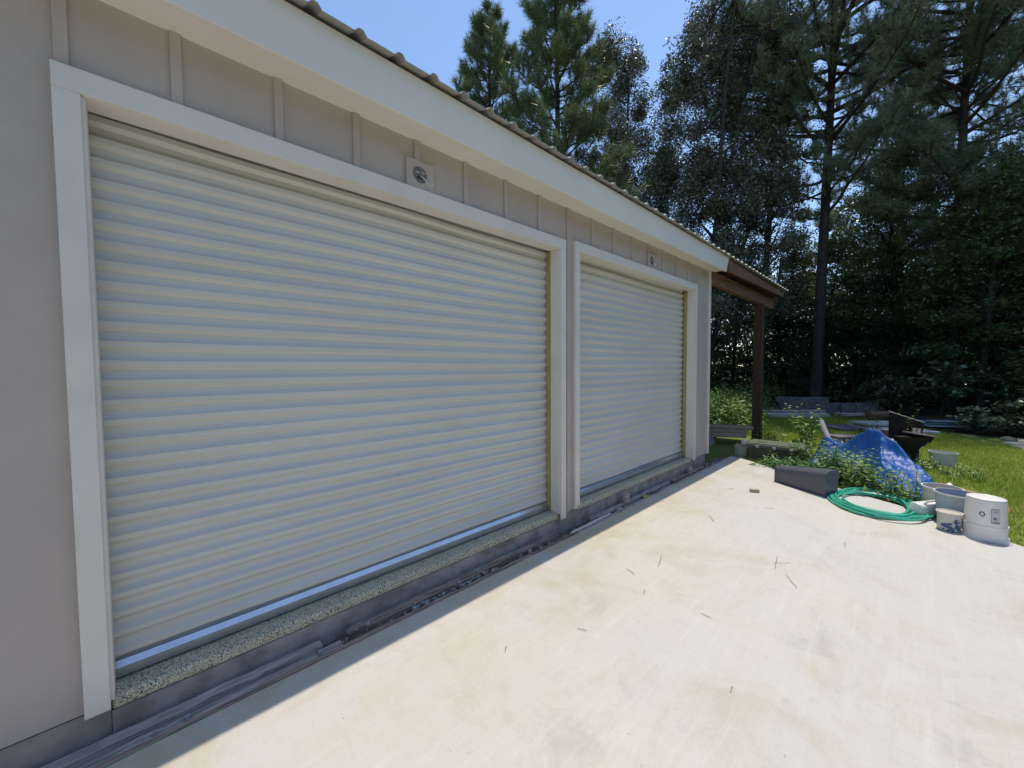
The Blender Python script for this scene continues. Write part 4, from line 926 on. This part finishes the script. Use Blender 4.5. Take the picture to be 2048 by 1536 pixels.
# jug lying down
J = thing('plastic_jug', 'white plastic jug lying on its side by the hose', 'jug', (6.24, -2.51, slab_z(-2.5)), R(-38))
b = MB(); vs = []; fs = []; sec = [(-.20, .03, .07), (-.19, .055, .07), (-.15, .062, .072), (-.02, .066, .075), (.08, .064, .074), (.13, .05, .062), (.165, .026, .045), (.20, .022, .042)]
nn = 20
for (x_, ry_, rz_) in sec:
    for j in range(nn):
        t = 2*math.pi*j/nn; c_, s_ = math.cos(t), math.sin(t); e_ = 0.7
        vs.append((x_, ry_*1.15*math.copysign(abs(c_)**e_, c_), .078 + rz_*math.copysign(abs(s_)**e_, s_)))
for i in range(len(sec)-1):
    for j in range(nn): fs.append((i*nn+j, i*nn+(j+1) % nn, (i+1)*nn+(j+1) % nn, (i+1)*nn+j))
fs += [tuple(range(nn))[::-1], tuple(range((len(sec)-1)*nn, len(sec)*nn))]
b.add(vs, fs); b.build('jug_body', M['white_pl'], J, smooth=True)
b = MB(); b.tube([(-.13, -.04, .15), (-.10, -.055, .178), (.0, -.055, .182), (.07, -.045, .16)], .012, 8); b.build('jug_handle', M['white_pl'], J, smooth=True)
b = MB(); b.tube([(.195, 0, .078), (.225, 0, .078)], .028, 16); b.build('jug_cap', M['white_pl'], J, smooth=True)
on_pts = MB(); on_pts.box(-.12, .05, -.0785, -.0775, .045, .105); on_pts.build('jug_label', M['dull_pl'], J)
# white bucket in the lawn
LB = thing('plastic_bucket', 'white open bucket sunk in the lawn weeds by the forge', 'bucket', (9.72, -2.72, GZ-0.1), 0, 'buckets at the driveway end')
b = MB(); b.lathe(bucket_prof(0.33, .165, .14, rings=False), 40); b.build('bucket_body', M['dull_pl'], LB, smooth=True)
b = MB(); b.lathe([(.163, .315), (.174, .313), (.175, .335), (.163, .335)], 40); b.build('bucket_rim', M['dull_pl'], LB, smooth=True)
b = MB(); b.lathe([(.001, .24), (.155, .24)], 32); b.build('bucket_contents', M['tanblock'], LB)

# orange dirt, bricks
b = MB(); vs = []; fs = []; nr, na = 8, 28
for i in range(nr+1):
    r_ = i/nr
    for j in range(na):
        t = 2*math.pi*j/na; wv = 1+.18*math.sin(3*t+1)+.1*math.sin(5*t)
        vs.append((.62*r_*wv*math.cos(t), .26*r_*wv*math.sin(t), .075*(1-r_*r_)+.012*math.sin(9*r_+3*t)*(1-r_)-.004))
for i in range(nr):
    for j in range(na): fs.append((i*na+j, (i+1)*na+j, (i+1)*na+(j+1) % na, i*na+(j+1) % na))
b.add(vs, fs); o = b.build('dirt_mound', M['dirt'], None, smooth=True, loc=(7.55, -2.86, GZ)); o.rotation_euler = (0, 0, .2); tag(o, 'low mound of bare orange dirt behind the buckets', 'dirt mound')
for i, (x, y, rz, m_, lab) in enumerate(((7.05, -2.70, .5, 'brick', 'dark brown brick lying on the orange dirt'), (6.92, -2.80, .9, 'tanblock', 'tan brick lying on the orange dirt'), (7.0, -2.9, .2, 'paver', 'grey brick lying on the orange dirt'))):
    b = MB(); b.box(-.1, .1, -.045, .045, 0, .06); o = b.build('brick', M[m_], None, bevel=0.006, loc=(x, y, GZ+.055)); o.rotation_euler = (.1, .15, rz); tag(o, lab, 'brick', 'bricks on the orange dirt')
b = MB(); b.lathe([(.001, 0), (.03, .004), (.036, .03), (.02, .05), (.001, .055)], 14); o = b.build('white_rag', M['white_pl'], None, smooth=True, loc=(7.9, -2.72, GZ+.05)); o.scale = (1.4, .8, .8); tag(o, 'small white scrap on the orange dirt', 'scrap')

# ------------------------------------------------------------------ blue tarp over a pile
def tarp():
    A_, B_, C_, D_ = np.array([8.35, -1.02]), np.array([6.72, -2.40]), np.array([7.70, -2.68]), np.array([9.55, -1.22])
    nu, nv = 150, 80; vs = []
    G = lambda x, y, cx, cy, sx, sy, a: math.exp(-((((x-cx)*math.cos(a)+(y-cy)*math.sin(a))/sx)**2 + ((-(x-cx)*math.sin(a)+(y-cy)*math.cos(a))/sy)**2))
    rng = np.random.default_rng(2); ph = rng.uniform(0, 6.28, 12)
    for j in range(nv+1):
        v = j/nv
        for i in range(nu+1):
            u = i/nu
            p = (1-v)*((1-u)*A_+u*B_) + v*((1-u)*D_+u*C_)
            edge = min(u, 1-u)*2; ev = min(v, 1-v)*2
            p = p + np.array([math.sin(u*21+ph[0]), math.cos(u*17+ph[1])])*0.035*(1-ev) + np.array([math.sin(v*15+ph[2]), math.cos(v*13+ph[3])])*0.04*(1-edge)
            x, y = p
            z = 0.56*G(x, y, 8.42, -1.92, 0.30, 0.26, .6) + 0.24*G(x, y, 8.15, -2.12, 0.42, 0.22, .5) + 0.26*G(x, y, 7.65, -2.24, 0.60, 0.30, .35) + 0.33*G(x, y, 8.90, -1.36, 0.44, 0.30, .6) + 0.08*G(x, y, 8.4, -1.5, .5, .4, .6)
            z = 0.80*math.tanh(z/0.80)
            w = 0.5+0.5*math.tanh(z*4)
            # long folds running down from the crest
            c_ = (x-8.4)*0.55 - (y+1.9)*0.83; l_ = (x-8.4)*0.83 + (y+1.9)*0.55
            fold = lambda q: (1-abs(math.sin(q)))**1.6
            z += w*(0.14*fold(c_*5.2+0.9*math.sin(l_*2.1)+0.5) + 0.050*fold(c_*11+1.3*math.sin(l_*3.3+1)) + 0.028*fold(l_*8+1.6*math.sin(c_*5)) - 0.075)
            for (qx, qy, amp, wd) in ((7.05, -2.24, 0.17, 0.075), (7.75, -2.66, 0.10, 0.06), (7.65, -1.42, 0.11, 0.07), (8.95, -1.35, 0.09, 0.08)):
                ex, ey = qx-8.42, qy+1.92; l2 = ex*ex+ey*ey; tt = max(0.05, min(1, ((x-8.42)*ex+(y+1.92)*ey)/l2))
                sd = ((x-8.42)*ey-(y+1.92)*ex)/math.sqrt(l2) + 0.03*math.sin(tt*9); dd = math.hypot(x-8.42-ex*tt, y+1.92-ey*tt) if tt >= 1 or tt <= 0.05 else abs(sd)
                z += amp*(1-0.55*tt)*min(1, tt*3)*(math.exp(-dd/wd) - 0.45*math.exp(-((sd-1.9*wd)/(1.1*wd))**2))
            z += 0.006*math.sin(x*31+y*17+ph[5])*math.sin(y*27-x*11+ph[6]) + 0.005*math.sin(x*53-y*41)*math.sin(y*61+x*23)
            m_ = min(1, min(edge, ev)*9)
            z = z*(0.15+0.85*m_) + 0.012
            vs.append((x-8.2, y+1.9, max(0.006, z)))
    fs = [(j*(nu+1)+i, j*(nu+1)+i+1, (j+1)*(nu+1)+i+1, (j+1)*(nu+1)+i) for j in range(nv) for i in range(nu)]
    b = MB(); b.add(vs, fs); o = b.build('tarp', M['tarp'], None, loc=(8.2, -1.9, GZ))
    o.data.polygons.foreach_set('use_smooth', [True]*len(o.data.polygons))
    s = o.modifiers.new('thick', 'SOLIDIFY'); s.thickness = 0.004
    return tag(o, 'crumpled blue plastic tarp thrown over a pile', 'tarp')
tarp()
b = MB(); b.tube([(9.72, -1.26, -0.22), (10.08, -1.03, 0.245)], 0.052, 20); b.tube([(10.075, -1.033, .2385), (10.082, -1.0285, .2475)], [0.056, 0.056], 20)
tag(b.build('drain_pipe', M['pipe'], None, smooth=True), 'grey pipe leaning up out of the left end of the tarp', 'pipe')
b = MB(); pts = [(0.02*0, 0, -.25), (0, 0, .0)] + [(.055-.055*math.cos(t)*1.0, 0, .0+.055*math.sin(t)) for t in (0.4, .9, 1.4, 1.9, 2.4, 2.9, 3.3)] + [(.10, 0, -.05)]
o = b.tube(pts, .011, 8).build('iron_hook', M['dark'], None, smooth=True, loc=(9.1, -1.50, .02)); o.rotation_euler = (0, 0, R(-45)); tag(o, 'dark bent iron hook sticking up behind the tarp', 'hook')
b = MB(); b.tube([(7.45, -2.35, .05), (6.9, -2.45, -.12), (6.35, -2.60, .02)], .005, 6); tag(b.build('cord', M['pale_wood'], None, smooth=True), 'pale cord stretched from the tarp to the buckets', 'cord')

# ------------------------------------------------------------------ rusty forge on its pedestal
ang = math.atan2(-0.6936, 0.7204)
F = thing('forge', 'dark rusty forge on a pedestal with a slanted back panel', 'forge', (9.86, -2.33, GZ), ang)
bp = [(-.275, .40), (-.282, .86), (.345, .655), (.315, .40)]
b = MB(); b.prism(bp, 'y', .10, .125); pan = b.build('back_panel', M['rust'], F, bevel=0.003)
b = MB(); b.tube([(-.285, .1125, .863), (.35, .1125, .658)], .012, 8); b.build('panel_edge', M['grey_wood'], pan, smooth=True)
sec = [(.44, -.285, .30, -.11, .099), (.40, -.285, .30, -.11, .099), (.385, -.215, .285, -.10, .095), (.34, -.20, .265, -.10, .09), (.335, -.165, .215, -.09, .085), (.27, -.15, .165, -.08, .075), (.262, -.115, .12, -.08, .07), (.20, -.09, .08, -.07, .06)]
vs = []; fs = []
for (z, xa, xb, ya, yb) in sec: vs += [(xa, ya, z), (xb, ya, z), (xb, yb, z), (xa, yb, z)]
for i in range(len(sec)-1): fs += [(i*4+q, (i+1)*4+q, (i+1)*4+(q+1) % 4, i*4+(q+1) % 4) for q in range(4)]
fs += [(0, 1, 2, 3), tuple(range(len(sec)*4-1, len(sec)*4-5, -1))]
b = MB(); b.add(vs, fs); b.build('hearth_bowl', M['rust'], F)
b = MB(); b.box(-.075, .085, -.08, .055, -.05, .1995); b.box(-.10, .11, -.10, .075, -.05, .03); b.build('pedestal', M['rust'], F, bevel=0.006)
rot = Matrix.Rotation(R(7), 3, 'Y')
o_ = MB(); o_.box(-.205, .205, -.13, .095, -.012, .012); o = o_.build('tile_slab', M['shelf'], None, bevel=0.003)
mw = Matrix.Translation(Vector((9.86, -2.33, GZ))) @ Matrix.Rotation(ang, 4, 'Z')
o.matrix_world = mw @ Matrix.Translation((.125, -.02, .478)) @ Matrix.Rotation(R(9), 4, 'Y'); tag(o, 'pale reddish slab tilted across the rusty forge', 'slab')
for i, (dx, lab) in enumerate(((.13, 'small grey tin on the reddish slab, beside the back panel centre'), (.215, 'small grey tin on the reddish slab, nearer its low end'))):
    c = MB(); c.lathe([(.001, 0), (.032, 0), (.033, .003), (.031, .008), (.031, .072), (.033, .076), (.029, .076), (.028, .05), (.001, .05)], 20)
    o = c.build('tin_can', M['steel'], None, smooth=True); o.matrix_world = mw @ Matrix.Translation((dx-.04, .03, .497-.16*(dx-.165))); tag(o, lab, 'can', 'tins on the forge')

# ------------------------------------------------------------------ stacked blocks, slabs and boards at the back of the lawn
b = MB(); b.box(-.2, .2, -.1, .1, -.095, .095)
pv = b.mesh('paver_block', M['paver'])
def block(x, y, z, rz, lab, grp):
    o = bpy.data.objects.new('paver_block', pv); COL.objects.link(o); o.location = (x, y, z); o.rotation_euler = (0, 0, rz); tag(o, lab, 'block', grp)
    md = o.modifiers.new('bevel', 'BEVEL'); md.width = .008; md.segments = 1
L1 = 'grey block in the long stacked row under the dark trees'; L2 = 'grey block in the short stacked row right of the long row'
dx, dy = 0.50, -0.866
for r_ in range(3):
    for i in range(5):
        if r_ == 2 and i in (4,): continue
        x = 17.0 + dx*(i*.405+.1*(r_ % 2)); y = 1.0 + dy*(i*.405+.1*(r_ % 2)); block(x, y, GZ+.095+.192*r_, R(-60)+random.uniform(-.05, .05), L1, 'blocks in the long row')
for r_ in range(2):
    for i in range(3):
        x = 17.9 + dx*(i*.41); y = -.75 + dy*(i*.41); block(x, y, GZ+.095+.192*r_, R(-60)+random.uniform(-.06, .06), L2, 'blocks in the short row')
def board(x, y, z, L_, w, t_, rz, m, lab, name='board', cat='board', grp='boards and slabs at the back of the lawn', ry=0.0):
    b = MB(); b.box(-L_/2, L_/2, -w/2, w/2, -t_/2, t_/2); o = b.build(name, M[m], None, bevel=.004, loc=(x, y, z)); o.rotation_euler = (0, ry, rz); return tag(o, lab, cat, grp)
VR = R(-46)
board(15.7, .55, -.13, 2.3, .24, .05, VR, 'grey_wood', 'long weathered board on low blocks before the long block row')
board(15.5, .40, -.24, 2.0, .5, .12, VR, 'slab_white', 'pale flat slab on the ground under the weathered board', 'stone_slab', 'slab')
board(16.6, -1.3, -.18, 1.7, .3, .07, VR, 'grey_wood', 'brownish plank pile end before the short block row')
board(13.9, -1.70, -.22, 1.05, .62, .055, R(-40), 'slab_white', 'lower pale slab of the low slab stack behind the tarp', 'stone_slab', 'slab')
board(13.85, -1.68, -.135, .95, .58, .05, R(-48), 'slab_white', 'top pale slab of the low slab stack behind the tarp', 'stone_slab', 'slab')
board(13.9, -1.40, -.285, 1.7, .8, .06, R(-44), 'paver', 'wide grey slab at the bottom of the low slab stack', 'stone_slab', 'slab')
board(13.6, -2.15, -.265, 1.4, .5, .05, R(-46), 'slab_white', 'long pale slab running toward the rusty forge', 'stone_slab', 'slab')
board(15.3, -2.35, -.24, 1.7, .5, .04, R(-46), 'teal', 'teal painted sheet lying behind the low slab stack', 'painted_sheet', 'sheet')
board(15.6, -2.6, -.17, 1.3, .12, .05, R(-48), 'teal', 'narrow teal board lying on the teal sheet', 'board', 'board')
board(14.9, -2.95, -.20, 1.0, .25, .012, R(-47), 'zinc', 'front pale metal sheet behind the rusty forge', 'metal_sheet', 'sheet', ry=.02)
board(15.5, -3.0, -.13, .9, .22, .012, R(-47), 'zinc', 'rear pale metal sheet behind the rusty forge', 'metal_sheet', 'sheet', ry=.03)
board(11.2, -1.28, -.20, .55, .4, .05, R(-42), 'paver', 'small grey slab beside the leaning pipe', 'stone_slab', 'slab')
board(11.15, -1.26, -.275, .5, .42, .09, R(-50), 'grey_wood', 'wooden pallet piece under the small grey slab', 'pallet_piece', 'pallet')
LGc = MB(); LGc.tube([(-.3, 0, 0), (.3, 0, 0)], .12, 16); o = LGc.build('log', M['brown_wood'], None, smooth=True, loc=(16.0, -1.62, -.12)); o.rotation_euler = (0, 0, VR); tag(o, 'short brown log lying behind the slab stack', 'log')
# pale block with bricks beside the forge
b = MB(); b.box(-.2, .2, -.16, .16, 0, .30); o = b.build('concrete_block', M['tanblock'], None, bevel=.03, loc=(10.25, -2.0, GZ)); o.rotation_euler = (0, 0, R(-44)); tag(o, 'tan concrete block standing behind the tarp peak', 'block')
for i in range(3):
    b = MB(); b.box(-.1, .1, -.05, .05, 0, .055); o = b.build('brick', M['paver' if i != 1 else 'brick'], None, bevel=.006, loc=(10.3+.01*i, -2.0, GZ+.302+.0575*i)); o.rotation_euler = (0, 0, R(-44+14*i)); tag(o, ('bottom brick', 'middle brick', 'top brick')[i]+' of the little stack on the tan concrete block', 'brick', 'bricks on the tan block')
# green domed lid by the bushes
b = MB(); b.lathe([(.17, 0), (.16, .03), (.12, .065), (.06, .085), (.001, .09)], 28); o = b.build('green_lid', M['olive'], None, smooth=True, loc=(14.0, -3.85, GZ)); o.scale = (1, .8, 1); tag(o, 'small dull green domed lid lying by the bushes', 'lid')
